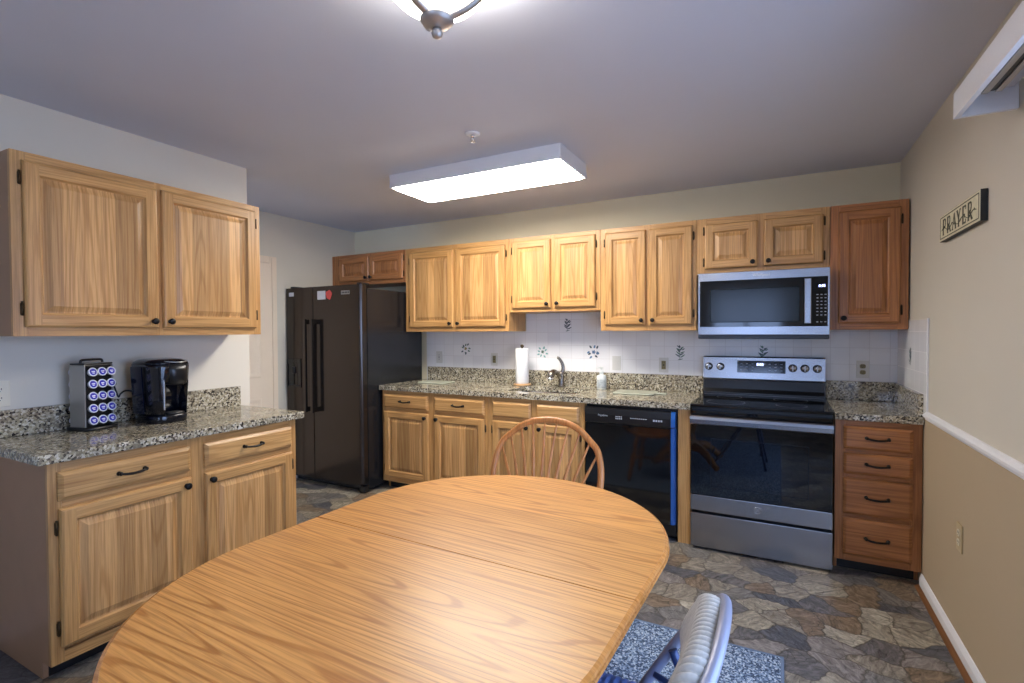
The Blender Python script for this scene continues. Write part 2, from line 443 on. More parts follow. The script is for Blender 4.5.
# patio door in the right wall and an unseen rear window sized for its fill light: frame and panes
def glazed(name, ax, p, a0, a1, z1, n=2, z0=0):
    def bx(mb, u0, u1, d0, d1, z0, z1_): 
        if ax == 'x': mb.box(p + d0, p + d1, u0, u1, z0, z1_, .004)
        else: mb.box(u0, u1, p + d0, p + d1, z0, z1_, .004)
    mb = MB(); t = .05
    bx(mb, a0, a0 + t, -.03, .03, z0, z1); bx(mb, a1 - t, a1, -.03, .03, z0, z1); bx(mb, a0 + t, a1 - t, -.03, .03, z1 - t, z1); bx(mb, a0 + t, a1 - t, -.03, .03, z0, z0 + t)
    for k in range(1, n): c = a0 + (a1 - a0) * k / n; bx(mb, c - .03, c + .03, -.03, .03, z0 + t, z1 - t)
    fr = struct(name, mb, WHITE_TRIM)
    for k in range(n):
        u0 = a0 + t + .001 if k == 0 else a0 + (a1 - a0) * k / n + .031; u1 = a1 - t - .001 if k == n - 1 else a0 + (a1 - a0) * (k + 1) / n - .031
        mb = MB()
        if ax == 'x': mb.box(p - .003, p + .003, u0, u1, z0 + t, z1 - t)
        else: mb.box(u0, u1, p - .003, p + .003, z0 + t, z1 - t)
        struct('pane', mb, PANE, fr)
glazed('window_1', 'x', .06, -3.898, -2.062, 2.028)
glazed('rear_fill_window', 'y', -6.05, -1.698, -.602, 2.048, 2, .952)

# alcove door: six panels, with its casing
def alcove_door():
    y0, y1, z1 = -1.81, -1.05, 1.985
    mb = MB(); mb.box(XA + .001, XA + .03, y0, y1, .008, z1)
    for (c0, c1) in ((y0 + .1, y0 + .34), (y1 - .34, y1 - .1)):
        for (a, b) in ((.2, .80), (.98, 1.6), (1.7, 1.88)):
            x = XA + .03
            loops = []
            for ins, h in ((0, 0), (.008, .007), (.022, .007), (.04, .001), (.05, .001)):
                loops.append([(x - .0005 + h * .8, c0 + ins, a + ins), (x - .0005 + h * .8, c1 - ins, a + ins), (x - .0005 + h * .8, c1 - ins, b - ins), (x - .0005 + h * .8, c0 + ins, b - ins)])
            mb.loft(loops, smooth=False)
    d = struct('door_1', mb, DOOR_W)
    mb = MB(); mb.lathe([(.012, 0), (.012, .03), (.027, .045), (.03, .06), (.02, .072), (.002, .074)], (XA + .03, y0 + .07, .95), 'x', 18); mb.lathe([(.03, 0), (.03, .006), (.02, .008)], (XA + .03, y0 + .07, .95), 'x', 18)
    struct('door_knob', mb, NICKEL, d)
    mb = MB()
    for a, b in ((y1 + .004, y1 + .078), (y0 - .078, y0 - .004)):
        mb.box(XA + .001, XA + .018, a, b, 0, z1 + .065, .004); mb.box(XA + .018, XA + .026, a + .02, b - .02, 0, z1 + .05, .003)
    mb.box(XA + .001, XA + .018, y0 - .003, y1 + .003, z1 + .004, z1 + .065, .004)
    struct('trim_1', mb, DOOR_W)
alcove_door()

# chair rail, baseboard and shoe moulding on the right wall
mb = MB()
prof = [(-.001, .905), (-.012, .908), (-.016, .918), (-.024, .925), (-.024, .935), (-.015, .94), (-.010, .948), (-.001, .95)]
mb.loft([[(x, y, z) for x, z in prof] for y in (-2.0, -.742)], smooth=False)
struct('trim_2', mb, WHITE_TRIM).location.x = XR
mb = MB(); prof = [(-.001, 0), (-.013, 0), (-.013, .05), (-.009, .062), (-.006, .072), (-.001, .074)]
mb.loft([[(x, y, z) for x, z in prof] for y in (-2.05, -.66)], smooth=False)
struct('baseboard_right', mb, WHITE_TRIM).location.x = XR
mb = MB(); prof = [(-.014, 0), (-.034, 0), (-.033, .004), (-.027, .010), (-.014, .014)]
mb.loft([[(x, y, z) for x, z in prof] for y in (-2.05, -.66)], smooth=False)
struct('trim_3', mb, QUARTER).location.x = XR
mb = MB(); mb.box(XL + .001, XL + .013, -6.0, -3.17, 0, .075, .003); struct('baseboard_left', mb, WHITE_TRIM)
mb = MB(); mb.box(XA + .001, XA + .013, -.965, -.001, 0, .075, .003); struct('baseboard_alcove', mb, WHITE_TRIM)

# ---------------------------------------------------------------- tile backsplash (setting) with its glazed flower motifs
mb = MB(); TT = .006
mb.box(-3.747, -2.65, -TT, -.0005, .86, 1.372); mb.box(-2.65, -1.872, -TT, -.0005, .86, 1.528); mb.box(-1.872, XR - .0065, -TT, -.0005, .86, 1.372)
tile_b = struct('trim_4', mb, TILE_X)
mb = MB(); mb.box(-TT, -.0005, -.735, -.0005, .915, 1.425)
tile_r = struct('trim_5', mb, TILE_Y); tile_r.location.x = XR
mb = MB(); mb.box(-.0085, -.0005, -.748, -.7355, .915, 1.43, .002); struct('trim_6', mb, WHITE_TRIM).location.x = XR

def motif(cx, cz, kind, cols, parent, side=False, s=1.0):
    mb = MB(); rnd = random.Random(int(cx * 1000) + kind)
    def petal(px, pz, ang, ln, wd, mi):
        pts = []
        for k in range(10):
            t = 2 * PI * k / 10
            u, v = ln * .5 * (1 + math.cos(t)), wd * math.sin(t) * (1 - .35 * math.cos(t))
            a, b = px + u * math.cos(ang) - v * math.sin(ang), pz + u * math.sin(ang) + v * math.cos(ang)
            pts.append((a, b))
        h = -TT - .0003
        if side: mb.loft([[(h, cx + a * s, cz + b * s) for a, b in pts], [(h - .0009, cx + a * s, cz + b * s) for a, b in pts]], mi, False)
        else: mb.loft([[(cx + a * s, h, cz + b * s) for a, b in pts], [(cx + a * s, h - .0009, cz + b * s) for a, b in pts]], mi, False)
    if kind == 0:                       # round posy
        for k in range(9):
            a = 2 * PI * k / 9 + rnd.random() * .4; r = .018 + .014 * rnd.random()
            petal(r * math.cos(a), r * math.sin(a), a + rnd.uniform(-.8, .8), .024, .0065, k % 2)
        for k in range(5):
            a = 2 * PI * k / 5; petal(0, 0, a, .016, .005, 2)
    elif kind == 1:                     # upright sprig
        petal(0, -.045, PI / 2, .085, .0022, 0)
        for k in range(5):
            z = -.03 + k * .015; e_ = rnd.uniform(-.25, .25)
            petal(.004 * (-1) ** k, z, PI / 2 - 1.0 + e_, .036 - .003 * k, .0042, k % 2); petal(0, z + .005, PI / 2 + .95 + e_, .036 - .003 * k, .0042, (k + 1) % 2)
        petal(0, .035, PI / 2 + .2, .018, .005, 1); petal(-.012, -.045, .2, .034, .003, 2); petal(.014, .02, .6, .02, .004, 1)
    else:                               # bow-shaped garland
        for k in range(10):
            a = PI * k / 9; petal(.034 * math.cos(a), .012 - .03 * math.sin(a) + .012, a + PI / 2 + rnd.uniform(-.6, .6), .022, .006, k % 3)
        petal(-.03, .018, 2.2, .022, .005, 1); petal(.03, .018, .9, .022, .005, 0)
    o = mb.build('flower_motif', cols, parent); return o
motif(-3.290, 1.212, 0, [LEAF_G, LEAF_D, LEAF_Y], tile_b, s=1.1)
motif(-2.492, 1.193, 0, [LEAF_T, LEAF_T, LEAF_G], tile_b, s=1.1)
motif(-2.028, 1.198, 0, [LEAF_B, LEAF_D, LEAF_B], tile_b, s=1.2)
motif(-2.262, 1.422, 1, [LEAF_D, LEAF_D, LEAF_G], tile_b, s=1.1)
motif(-1.340, 1.201, 1, [LEAF_G, LEAF_D, LEAF_G], tile_b, s=1.15)
motif(-.770, 1.205, 1, [LEAF_D, LEAF_G, LEAF_D], tile_b, s=1.1)
motif(-.36, 1.215, 1, [LEAF_D, LEAF_G, LEAF_D], tile_r, True)

# ---------------------------------------------------------------- cabinets
def door_mb(x0, x1, z0, z1, y, d=.02, fw=.052):
    """raised-panel door facing -y, its back at y; slots: 0 upright, 1 crossways, 2 panel"""
    mb = MB()
    def ring(i0, h0, i1, h1, mats=(0, 1, 0, 1)):
        a = [(x0 + i0, y - h0, z0 + i0), (x1 - i0, y - h0, z0 + i0), (x1 - i0, y - h0, z1 - i0), (x0 + i0, y - h0, z1 - i0)]
        b = [(x0 + i1, y - h1, z0 + i1), (x1 - i1, y - h1, z0 + i1), (x1 - i1, y - h1, z1 - i1), (x0 + i1, y - h1, z1 - i1)]
        for k, mi in zip(range(4), (mats[1], mats[0], mats[1], mats[0])):
            j = (k + 1) % 4; mb.face((a[k], a[j], b[j], b[k]), mi)
    ring(0, 0, 0, d * .55); ring(0, d * .55, .005, d * .9); ring(.005, d * .9, .010, d)
    # flat frame: full-height stiles, rails between them
    a, f = .010, fw
    yy = y - d
    for (u0, u1) in ((x0 + a, x0 + f), (x1 - f, x1 - a)): mb.face(((u0, yy, z0 + a), (u1, yy, z0 + a), (u1, yy, z1 - a), (u0, yy, z1 - a)), 0)
    for (v0, v1) in ((z0 + a, z0 + f), (z1 - f, z1 - a)): mb.face(((x0 + f, yy, v0), (x1 - f, yy, v0), (x1 - f, yy, v1), (x0 + f, yy, v1)), 1)
    ring(f, d, f + .006, d * .55); ring(f + .006, d * .55, f + .009, d * .42)
    p = f + .009
    ring(p, d * .42, p + .006, d * .42, (2, 2)); ring(p + .006, d * .42, p + .030, d * .92, (2, 2))
    i = p + .030
    mb.face(((x0 + i, y - d * .92, z0 + i), (x1 - i, y - d * .92, z0 + i), (x1 - i, y - d * .92, z1 - i), (x0 + i, y - d * .92, z1 - i)), 2)
    mb.face(((x0, y, z0), (x0, y, z1), (x1, y, z1), (x1, y, z0)), 0)
    return mb
def slab_mb(x0, x1, z0, z1, y, d=.02):
    mb = MB(); L = []
    for i, h in ((0, 0), (0, d * .45), (.004, d * .62), (.012, d * .9), (.016, d)):
        L.append([(x0 + i, y - h, z0 + i), (x1 - i, y - h, z0 + i), (x1 - i, y - h, z1 - i), (x0 + i, y - h, z1 - i)])
    mb.loft(L, smooth=False); return mb
def knob_mb(x, z, y):
    mb = MB(); mb.lathe([(.011, 0), (.011, -.002), (.006, -.004), (.0055, -.012), (.010, -.015), (.0155, -.019), (.0155, -.022), (.012, -.0255), (.004, -.027), (.0005, -.0272)], (x, y, z), 'y', 20); return mb
def pull_mb(xc, z, y, ln=.10):
    mb = MB(); h = ln / 2
    pts = smooth_path([(xc - h, y - .002, z + .004), (xc - h * .93, y - .018, z + .003), (xc - h * .55, y - .024, z - .000), (xc, y - .026, z - .002), (xc + h * .55, y - .024, z - .000), (xc + h * .93, y - .018, z + .003), (xc + h, y - .002, z + .004)], 4)
    n = len(pts); mb.tube(pts, [.0042 + .0016 * math.sin(PI * i / (n - 1)) for i in range(n)], 10)
    for s in (-1, 1):
        mb.lathe([(.0095, 0), (.0095, -.003), (.007, -.006), (.006, -.012)], (xc + s * h, y, z + .004), 'y', 14)
        mb.lathe([(.001, -.026), (.0065, -.023), (.0085, -.018), (.0065, -.013), (.001, -.010)], (xc + s * h * .97, y, z + .004), 'y', 12)
    return mb
def hinge_mb(x, z, y):
    mb = MB(); mb.box(x - .0055, x + .0055, y - .006, y, z - .024, z + .024, .0015)
    mb.lathe([(.0045, -.027), (.0045, .027)], (x, y - .007, z), 'z', 10)
    mb.lathe([(.0005, .027), (.006, .029), (.0005, .033)], (x, y - .007, z), 'z', 10)
    return mb

def cabinet(label, loc, rz, x0, x1, z0, z1, depth, openings, doors=(), drawers=(), oaks=OAKS, toe=0, side=None, group=None, ends=None, kind='upper', falsefront=()):
    """local frame: wall at y=0, face frame front at y=-depth, x to the right seen from the front.
    doors: (x0,x1,z0,z1,hinge side,knob z position 't'/'b'); drawers: (x0,x1,z0,z1)"""
    V, H, P, D = oaks
    t = Thing('upper_cabinet' if kind == 'upper' else 'base_cabinet', label, 'cabinet', loc, rz, group, local=True)
    g = .001
    mb = MB()
    if kind == 'upper': mb.box(x0 + g, x1 - g, -depth + .019, -.0075, z0 + toe, z1, mi=0)
    else:
        for a, b in ((x0 + g, x0 + .019), (x1 - .019, x1 - g)): mb.box(a, b, -depth + .019, -.0075, z0 + toe, z1); mb.box(a, b, -depth + .075, -.0075, .001, z0 + toe)
        mb.box(x0 + .019, x1 - .019, -depth + .019, -.0075, z0 + toe, z0 + toe + .018); mb.box(x0 + .019, x1 - .019, -.02, -.0075, z0 + toe + .018, z1)
    mb.build('carcass', [side or V], t.o)
    if toe:
        mb = MB(); mb.box(x0 + .0195, x1 - .0195, -depth + .076, -.02, .001, toe - .0005); mb.build('toe_kick', BLACK, t.o)
    # face frame: stiles full height, rails between
    mb = MB(); fy0, fy1 = -depth, -depth + .0185
    xs = sorted(set([x0 + g, x1 - g]))
    st = openings['stiles']; rl = openings['rails']
    for a, b in st: mb.box(a, b, fy0, fy1, z0 + toe, z1, .0012, 0, 1)
    for a, b in zip(st, st[1:]):
        for r0, r1 in rl: mb.box(a[1], b[0], fy0 + .0004, fy1, r0, r1, 0, 1)
        mb.box(a[1], b[0], fy1 - .004, fy1 - .002, z0 + toe, z1, 0, 0)
    mb.build('face_frame', [V, H], t.o)
    for k, (a, b, c, e, hs, kp) in enumerate(doors):
        d = door_mb(a, b, c, e, fy0 - .0006).build('door', [V, H, P], t.o)
        kx = b - .028 if hs == 'l' else a + .028; kz = e - .035 if kp == 't' else c + .032
        knob_mb(kx, kz, fy0 - .0206).build('knob', DARKIRON, d)
        hx = a - .007 if hs == 'l' else b + .007
        off = .075 if e - c > .35 else .045
        for hz in (c + off, e - off): hinge_mb(hx, hz, fy0).build('hinge', HINGE, d)
    for (a, b, c, e) in drawers:
        d = slab_mb(a, b, c, e, fy0 - .0006).build('drawer', D, t.o)
        pull_mb((a + b) / 2, (c + e) / 2, fy0 - .0206).build('drawer_pull', DARKIRON, d)
    for (a, b, c, e) in falsefront: slab_mb(a, b, c, e, fy0 - .0006).build('false_drawer_front', D, t.o)
    return t
def frame(x0, x1, z0, z1, lo, hi, mids=(), railmid=()):
    st = [(x0 + .001, lo)] + [tuple(m) for m in mids] + [(hi, x1 - .001)]
    return dict(stiles=st, rails=[(z0, z0 + .045), (z1 - .04, z1)] + list(railmid))

ZU, ZUB, DU = 2.14, 1.374, .313
UG = 'oak upper cabinets along the sink wall'
def up(label, x0, x1, z0, doors, oaks=OAKS):
    mids = []
    for a, b in zip(doors, doors[1:]): mids.append((a[1] - .012, b[0] + .012))
    return cabinet(label, (0, 0, 0), 0, x0, x1, z0, ZU, DU, frame(x0, x1, z0, ZU, doors[0][0] + .012, doors[-1][1] - .012, mids), doors, oaks=oaks, group=UG)
up('short two-door oak upper cabinet directly above the black refrigerator', -4.697, -3.748, 1.836, [(-4.588, -4.197, 1.872, 2.108, 'l', 'b'), (-4.187, -3.775, 1.872, 2.108, 'r', 'b')], SHADED_OAKS)
up('wide tall two-door oak upper cabinet just right of the refrigerator', -3.748, -2.656, ZUB, [(-3.695, -3.212, 1.413, 2.095, 'l', 'b'), (-3.182, -2.690, 1.413, 2.095, 'r', 'b')])
up('shorter pale oak upper cabinet above the sink and faucet', -2.656, -1.869, 1.531, [(-2.622, -2.278, 1.560, 2.108, 'l', 'b'), (-2.246, -1.908, 1.560, 2.108, 'r', 'b')])
up('narrow two-door oak upper cabinet just left of the microwave', -1.869, -1.177, ZUB, [(-1.831, -1.527, 1.417, 2.105, 'l', 'b'), (-1.502, -1.205, 1.417, 2.105, 'r', 'b')])
up('low two-door oak upper cabinet directly above the microwave', -1.177, -.392, 1.762, [(-1.124, -.797, 1.792, 2.097, 'l', 'b'), (-.760, -.427, 1.792, 2.097, 'r', 'b')])
up('single-door shade-toned oak upper cabinet in the right corner', -.391, .004, ZUB, [(-.347, -.037, 1.412, 2.098, 'r', 'b')], SHADED_OAKS)

# left wall pair (fronts face +X): local x = world Y
cabinet('large two-door oak upper cabinet on the left wall above the coffee maker', (XL + .0005, -2.6, 0), R(90), -.558, .562, 1.361, 2.125, .305,
        frame(-.558, .562, 1.361, 2.125, -.507, .517, [(-.017, .014)]),
        [(-.522, -.012, 1.399, 2.088, 'l', 'b'), (.009, .525, 1.399, 2.092, 'r', 'b')], side=END_PANEL)
ZB = .868
cabinet('oak base cabinet on the left wall with two drawers over two doors', (XL + .0005, -2.6, 0), R(90), -.555, .585, 0, ZB, .57,
        frame(-.555, .585, .07, ZB, -.51, .535, [(-.03, .058)], [(.68, .72)]),
        [(-.523, -.018, .135, .683, 'l', 't'), (.047, .549, .135, .683, 'r', 't')],
        [(-.525, -.02, .714, .829), (.047, .549, .714, .829)], toe=.07, side=END_PANEL, kind='base')

YB = .653
def base(label, x0, x1, doors, drawers, mids, oaks=OAKS, rails=((.68, .715),), ff=(), lohi=None):
    lo, hi = lohi
    return cabinet(label, (0, 0, 0), 0, x0, x1, 0, ZB, YB, frame(x0, x1, .075, ZB, lo, hi, mids, rails), doors, drawers, oaks=oaks, toe=.075, kind='base', falsefront=ff, group='oak base cabinets along the sink wall')
base('oak base cabinet beside the refrigerator, two drawers over two doors', -3.738, -2.660,
     [(-3.708, -3.235, .118, .690, 'l', 't'), (-3.172, -2.694, .118, .690, 'r', 't')], [(-3.708, -3.238, .718, .836), (-3.172, -2.694, .718, .836)], [(-3.247, -3.160)], lohi=(-3.696, -2.706))
base('oak sink base cabinet behind the spindle-back chair, two plain false fronts', -2.660, -1.876,
     [(-2.622, -2.294, .118, .690, 'l', 't'), (-2.246, -1.914, .118, .690, 'r', 't')], [], [(-2.306, -2.234)], ff=[(-2.622, -2.294, .718, .836), (-2.246, -1.914, .718, .836)], lohi=(-2.61, -1.926))
base('narrow shade-toned oak base cabinet with four drawers right of the range', -.386, .010, [],
     [(-.346, -.033, .708, .836), (-.346, -.033, .568, .686), (-.346, -.033, .342, .546), (-.346, -.033, .112, .320)], [], SHADED_OAKS, ((.678, .716), (.538, .576), (.312, .350)), lohi=(-.334, -.045))
t = Thing('filler_panel', 'narrow upright oak filler panel between dishwasher and range', 'panel', (-1.204, -.32, 0))
mb = MB(); mb.box(-1.243, -1.167, -.655, -.02, .001, ZB - .001, .0015); t.part('board', mb, OAK_V)

# ---------------------------------------------------------------- countertops
CT, CB = .908, .869
def edge_slab(mb, x0, x1, y0, y1, b=.005): mb.box(x0, x1, y0, y1, CB, CT, b)
t = Thing('countertop', 'long speckled granite countertop with the sink cut into it', 'countertop', (-2.46, -.34, CB))
mb = MB()
sx0, sx1, sy0, sy1 = -2.56, -1.99, -.55, -.17
outer = [(-3.754, -.678), (-1.166, -.678), (-1.166, -.007), (-3.754, -.007)]
inner = []
for cx, cy, a0 in ((sx1 - .05, sy1 - .05, 0), (sx0 + .05, sy1 - .05, 90), (sx0 + .05, sy0 + .05, 180), (sx1 - .05, sy0 + .05, 270)):
    for k in range(6): a = R(a0 + 18 * k); inner.append((cx + .05 * math.cos(a), cy + .05 * math.sin(a)))
# top as quads between hole and outer rectangle
def slab_with_hole(mb):
    ocorn = [(-1.166, -.007), (-3.754, -.007), (-3.754, -.678), (-1.166, -.678)]
    rings = []
    for z in (CT, CB):
        for k in range(4):
            arc = inner[k * 6:(k + 1) * 6]; c = ocorn[k]
            for p, q in zip(arc, arc[1:]): mb.face(((c[0], c[1], z), (p[0], p[1], z), (q[0], q[1], z)))
            nx = ocorn[(k + 1) % 4]; p = arc[-1]; q = inner[((k + 1) * 6) % 24]
            mb.face(((c[0], c[1], z), (p[0], p[1], z), (q[0], q[1], z), (nx[0], nx[1], z)))
    for k in range(24):
        p, q = inner[k], inner[(k + 1) % 24]; mb.face(((p[0], p[1], CT), (q[0], q[1], CT), (q[0], q[1], CB), (p[0], p[1], CB)))
    for k in range(4):
        p, q = ocorn[k], ocorn[(k + 1) % 4]; mb.face(((p[0], p[1], CT), (q[0], q[1], CT), (q[0], q[1], CB), (p[0], p[1], CB)))
slab_with_hole(mb); t.part('slab', mb, GRAN)
mb = MB(); mb.box(-3.722, -1.168, -.027, -.0065, CT + .0005, 1.032, .003); t.part('backsplash', mb, GRAN)
t = Thing('countertop', 'short granite countertop in the right corner over four drawers', 'countertop', (-.19, -.34, CB))
mb = MB(); edge_slab(mb, -.389, XR - .0015, -.678, -.0075); t.part('slab', mb, GRAN)
mb = MB(); mb.box(-.388, XR - .0075, -.027, -.0065, CT + .0005, 1.032, .003); mb.box(XR - .027, XR - .0065, -.676, -.0275, CT + .0005, 1.032, .003); t.part('backsplash', mb, GRAN)
t = Thing('countertop', 'granite countertop on the left wall under coffee maker and pod holder', 'countertop', (XL + .3, -2.58, CB))
mb = MB(); edge_slab(mb, XL + .002, -3.140, -3.19, -1.976); t.part('slab', mb, GRAN)
mb = MB(); mb.box(XL + .001, XL + .021, -3.185, -1.982, CT + .0005, 1.03, .003); t.part('backsplash', mb, GRAN)

# ---------------------------------------------------------------- sink and faucet
t = Thing('sink', 'undermount stainless sink bowl set into the granite countertop', 'sink', (-2.275, -.36, .70))
def rrect(x0, x1, y0, y1, z, r=.05, n=6):
    L = []
    for cx, cy, a0 in ((x1 - r, y1 - r, 0), (x0 + r, y1 - r, 90), (x0 + r, y0 + r, 180), (x1 - r, y0 + r, 270)):
        for k in range(n): a = R(a0 + 90 / (n - 1) * k); L.append((cx + r * math.cos(a), cy + r * math.sin(a), z))
    return L
mb = MB()
mb.loft([rrect(sx0 - .015, sx1 + .015, sy0 - .015, sy1 + .015, .8675), rrect(sx0 + .002, sx1 - .002, sy0 + .002, sy1 - .002, .8675), rrect(sx0 + .006, sx1 - .006, sy0 + .006, sy1 - .006, .74), rrect(sx0 + .03, sx1 - .03, sy0 + .03, sy1 - .03, .715)], cap=False)
mb.face(rrect(sx0 + .03, sx1 - .03, sy0 + .03, sy1 - .03, .715)); t.part('bowl', mb, STEEL)
mb = MB(); mb.lathe([(.045, .716), (.045, .719), (.03, .720), (.028, .717)], (-2.275, -.36, 0), 'z', 24); t.part('drain', mb, CHROME)
t = Thing('faucet', 'brushed nickel single-lever faucet standing behind the sink', 'faucet', (-2.279, -.10, CT))
fx, fy = -2.279, -.10
mb = MB(); mb.lathe([(.032, .9085), (.032, .915), (.026, .922), (.024, .95), (.025, 1.0), (.021, 1.025), (.014, 1.035)], (fx, fy, 0), 'z', 24); t.part('base', mb, FAUCET)
mb = MB(); p = smooth_path([(fx, fy, .955), (fx - .006, fy - .02, .995), (fx - .018, fy - .055, 1.025), (fx - .030, fy - .09, 1.033), (fx - .040, fy - .118, 1.018), (fx - .044, fy - .128, .995)], 6); n = len(p)
mb.tube(p, [.019 if i < n * .4 else min(.019 + .014 * (i / n - .4) / .3, .028) for i in range(n)], 16); sp = t.part('spout', mb, FAUCET)
mb = MB(); mb.lathe([(.028, 0), (.029, -.012), (.024, -.019), (.002, -.0195)], (fx - .044, fy - .128, .994), 'z', 18); t.part('spray_head', mb, CHROME, sp)
mb = MB(); p = smooth_path([(fx + .004, fy, 1.02), (fx + .014, fy + .004, 1.05), (fx + .012, fy + .004, 1.085), (fx - .002, fy, 1.12), (fx - .022, fy - .008, 1.148), (fx - .034, fy - .012, 1.150)], 5)
n = len(p); mb.tube(p, [.018 - .0085 * i / n for i in range(n)], 12); t.part('lever', mb, FAUCET)

# things on the sink-wall counter
t = Thing('paper_towel_stand', 'round pale wooden stand holding the paper towel roll', 'paper towel holder', (-2.62, -.15, CT))
mb = MB(); mb.lathe([(.075, .909), (.077, .913), (.077, .921), (.072, .925), (.002, .926)], (-2.62, -.15, 0), 'z', 32); t.part('base', mb, BEECH)
mb = MB(); mb.lathe([(.008, .9262), (.008, 1.235), (.014, 1.238), (.017, 1.248), (.012, 1.258), (.001, 1.262)], (-2.62, -.15, 0), 'z', 16); t.part('post', mb, HINGE, label='post with dark brass-coloured finial')
o = MB().lathe([(.02, .9266), (.055, .9266), (.057, .93), (.057, 1.222), (.055, 1.226), (.02, 1.226), (.019, 1.22), (.019, .93), (.02, .9266)], (-2.62, -.15, 0), 'z', 40).build('paper_towel_roll', PAPER)
tag(o, 'full white paper towel roll upright left of the faucet', 'paper towel')
t = Thing('soap_bottle', 'white pump soap bottle right of the faucet', 'soap bottle', (-1.915, -.15, CT))
mb = MB(); mb.lathe([(.002, .9085), (.036, .909), (.038, .914), (.038, 1.012), (.034, 1.02), (.017, 1.026), (.015, 1.034), (.002, 1.035)], (-1.915, -.15, 0), 'z', 28); t.part('body', mb, SOAP)
mb = MB(); mb.lathe([(.0384, .925), (.0386, .93), (.0386, .985), (.0384, .99), (.0384, .925)], (-1.915, -.15, 0), 'z', 28); t.part('label_band', mb, SOAP_L)
mb = MB(); mb.lathe([(.016, 1.0352), (.016, 1.05), (.006, 1.053), (.0055, 1.075), (.011, 1.077), (.011, 1.088), (.002, 1.09)], (-1.915, -.15, 0), 'z', 16); mb.tube([(-1.915, -.15, 1.083), (-1.935, -.17, 1.083), (-1.945, -.18, 1.078)], .0045, 8); t.part('pump', mb, SOAP)
def board(cx, cy, w_, d_, label, rz=0, handle=0):
    mb = MB(); z0 = CT + .0008
    L = [[(a, b, z0 + h) for a, b, _ in rrect(-w_ / 2 + i, w_ / 2 - i, -d_ / 2 + i, d_ / 2 - i, 0, .04, 7)] for i, h in ((.004, 0), (0, .003), (0, .007), (.003, .009))]
    mb.loft(L, smooth=False)
    if handle: mb.box(w_ / 2 - .01, w_ / 2 + .075, -.03, .03, z0 + .001, z0 + .0085, .004)
    o = mb.build('cutting_board', BOARD); o.location = (cx, cy, 0); o.rotation_euler.z = rz
    tag(o, label, 'cutting board', 'pale boards lying on the granite')
board(-1.615, -.27, .30, .24, 'pale cutting board with a handle, on granite above the dishwasher', R(2), 1)
board(-3.44, -.27, .30, .22, 'pale cutting board lying on granite beside the refrigerator', 0)

# ---------------------------------------------------------------- outlets and switches
def outlet(label, loc, rz, kind='outlet', plate=IVORY, w_=.072, h_=.116, dark=SLOT):
    t = Thing('wall_outlet' if kind == 'outlet' else 'wall_switch', label, 'outlet' if kind == 'outlet' else 'switch', loc, rz, 'outlets and switches on the walls', local=True)
    mb = MB(); mb.box(-w_ / 2, w_ / 2, -.006, -.0003, -h_ / 2, h_ / 2, .0025); t.part('plate', mb, plate)
    if kind == 'outlet':
        for s in (-1, 1):
            mb = MB(); mb.loft([[(a, -.0062, b + s * .02) for a, b, _ in rrect(-.0165, .0165, -.014, .014, 0, .011)], [(a, -.0085, b + s * .02) for a, b, _ in rrect(-.0165, .0165, -.014, .014, 0, .011)]], smooth=False)
            r_ = t.part('receptacle', mb, dark)
            mb = MB()
            for q in (-.006, .006): mb.box(q - .0012, q + .0012, -.0092, -.0086, s * .02 - .002, s * .02 + .007)
            mb.lathe([(.0025, -.0086), (.0025, -.0092)], (0, 0, s * .02 - .008), 'y', 8); t.part('slots', mb, BLACK, r_)
    elif kind == 'gfci':
        mb = MB(); mb.box(-.0165, .0165, -.0085, -.0062, -.033, .033, .001); r_ = t.part('receptacle', mb, dark)
        mb = MB(); mb.box(-.006, .006, -.0096, -.0086, -.004, .005); t.part('test_buttons', mb, BLACK, r_)
        mb = MB()
        for s in (-1, 1):
            for q in (-.006, .006): mb.box(q - .0012, q + .0012, -.0092, -.0086, s * .02 - .004, s * .02 + .005)
        t.part('slots', mb, BLACK, r_)
    else:
        mb = MB(); mb.box(-.0055, .0055, -.0066, -.0061, -.013, .013); mb.box(-.0035, .0035, -.017, -.0062, -.002, .008, .001); t.part('toggle', mb, dark)
    return t
yb = -.0063
outlet('white socket on the tile closest to the refrigerator', (-3.592, yb, 1.126), 0, 'gfci', WHITEP, dark=WHITEP)
outlet('white plate with ochre socket between green flower tile and paper towels', (-2.975, yb, 1.118), 0, 'gfci', WHITEP)
outlet('white light switch on the tile right of the soap bottle', (-1.833, yb, 1.112), 0, 'switch', WHITEP, dark=WHITEP)
outlet('white plate with ochre socket just left of the range', (-1.460, yb, 1.106), 0, 'gfci', WHITEP)
outlet('double ochre socket on the tile right of the range', (-.180, yb, 1.112), 0, 'outlet', WHITEP)
outlet('ivory double socket low on the tan right wall', (XR - .0003, -1.285, .495), R(-90), 'outlet', plain('tan_plate', 'B9A57C', .4), dark=IVORY)
outlet('ivory socket plate on the left wall beside the pod holder', (XL + .0003, -3.112, 1.103), R(90), 'outlet', IVORY, dark=IVORY)

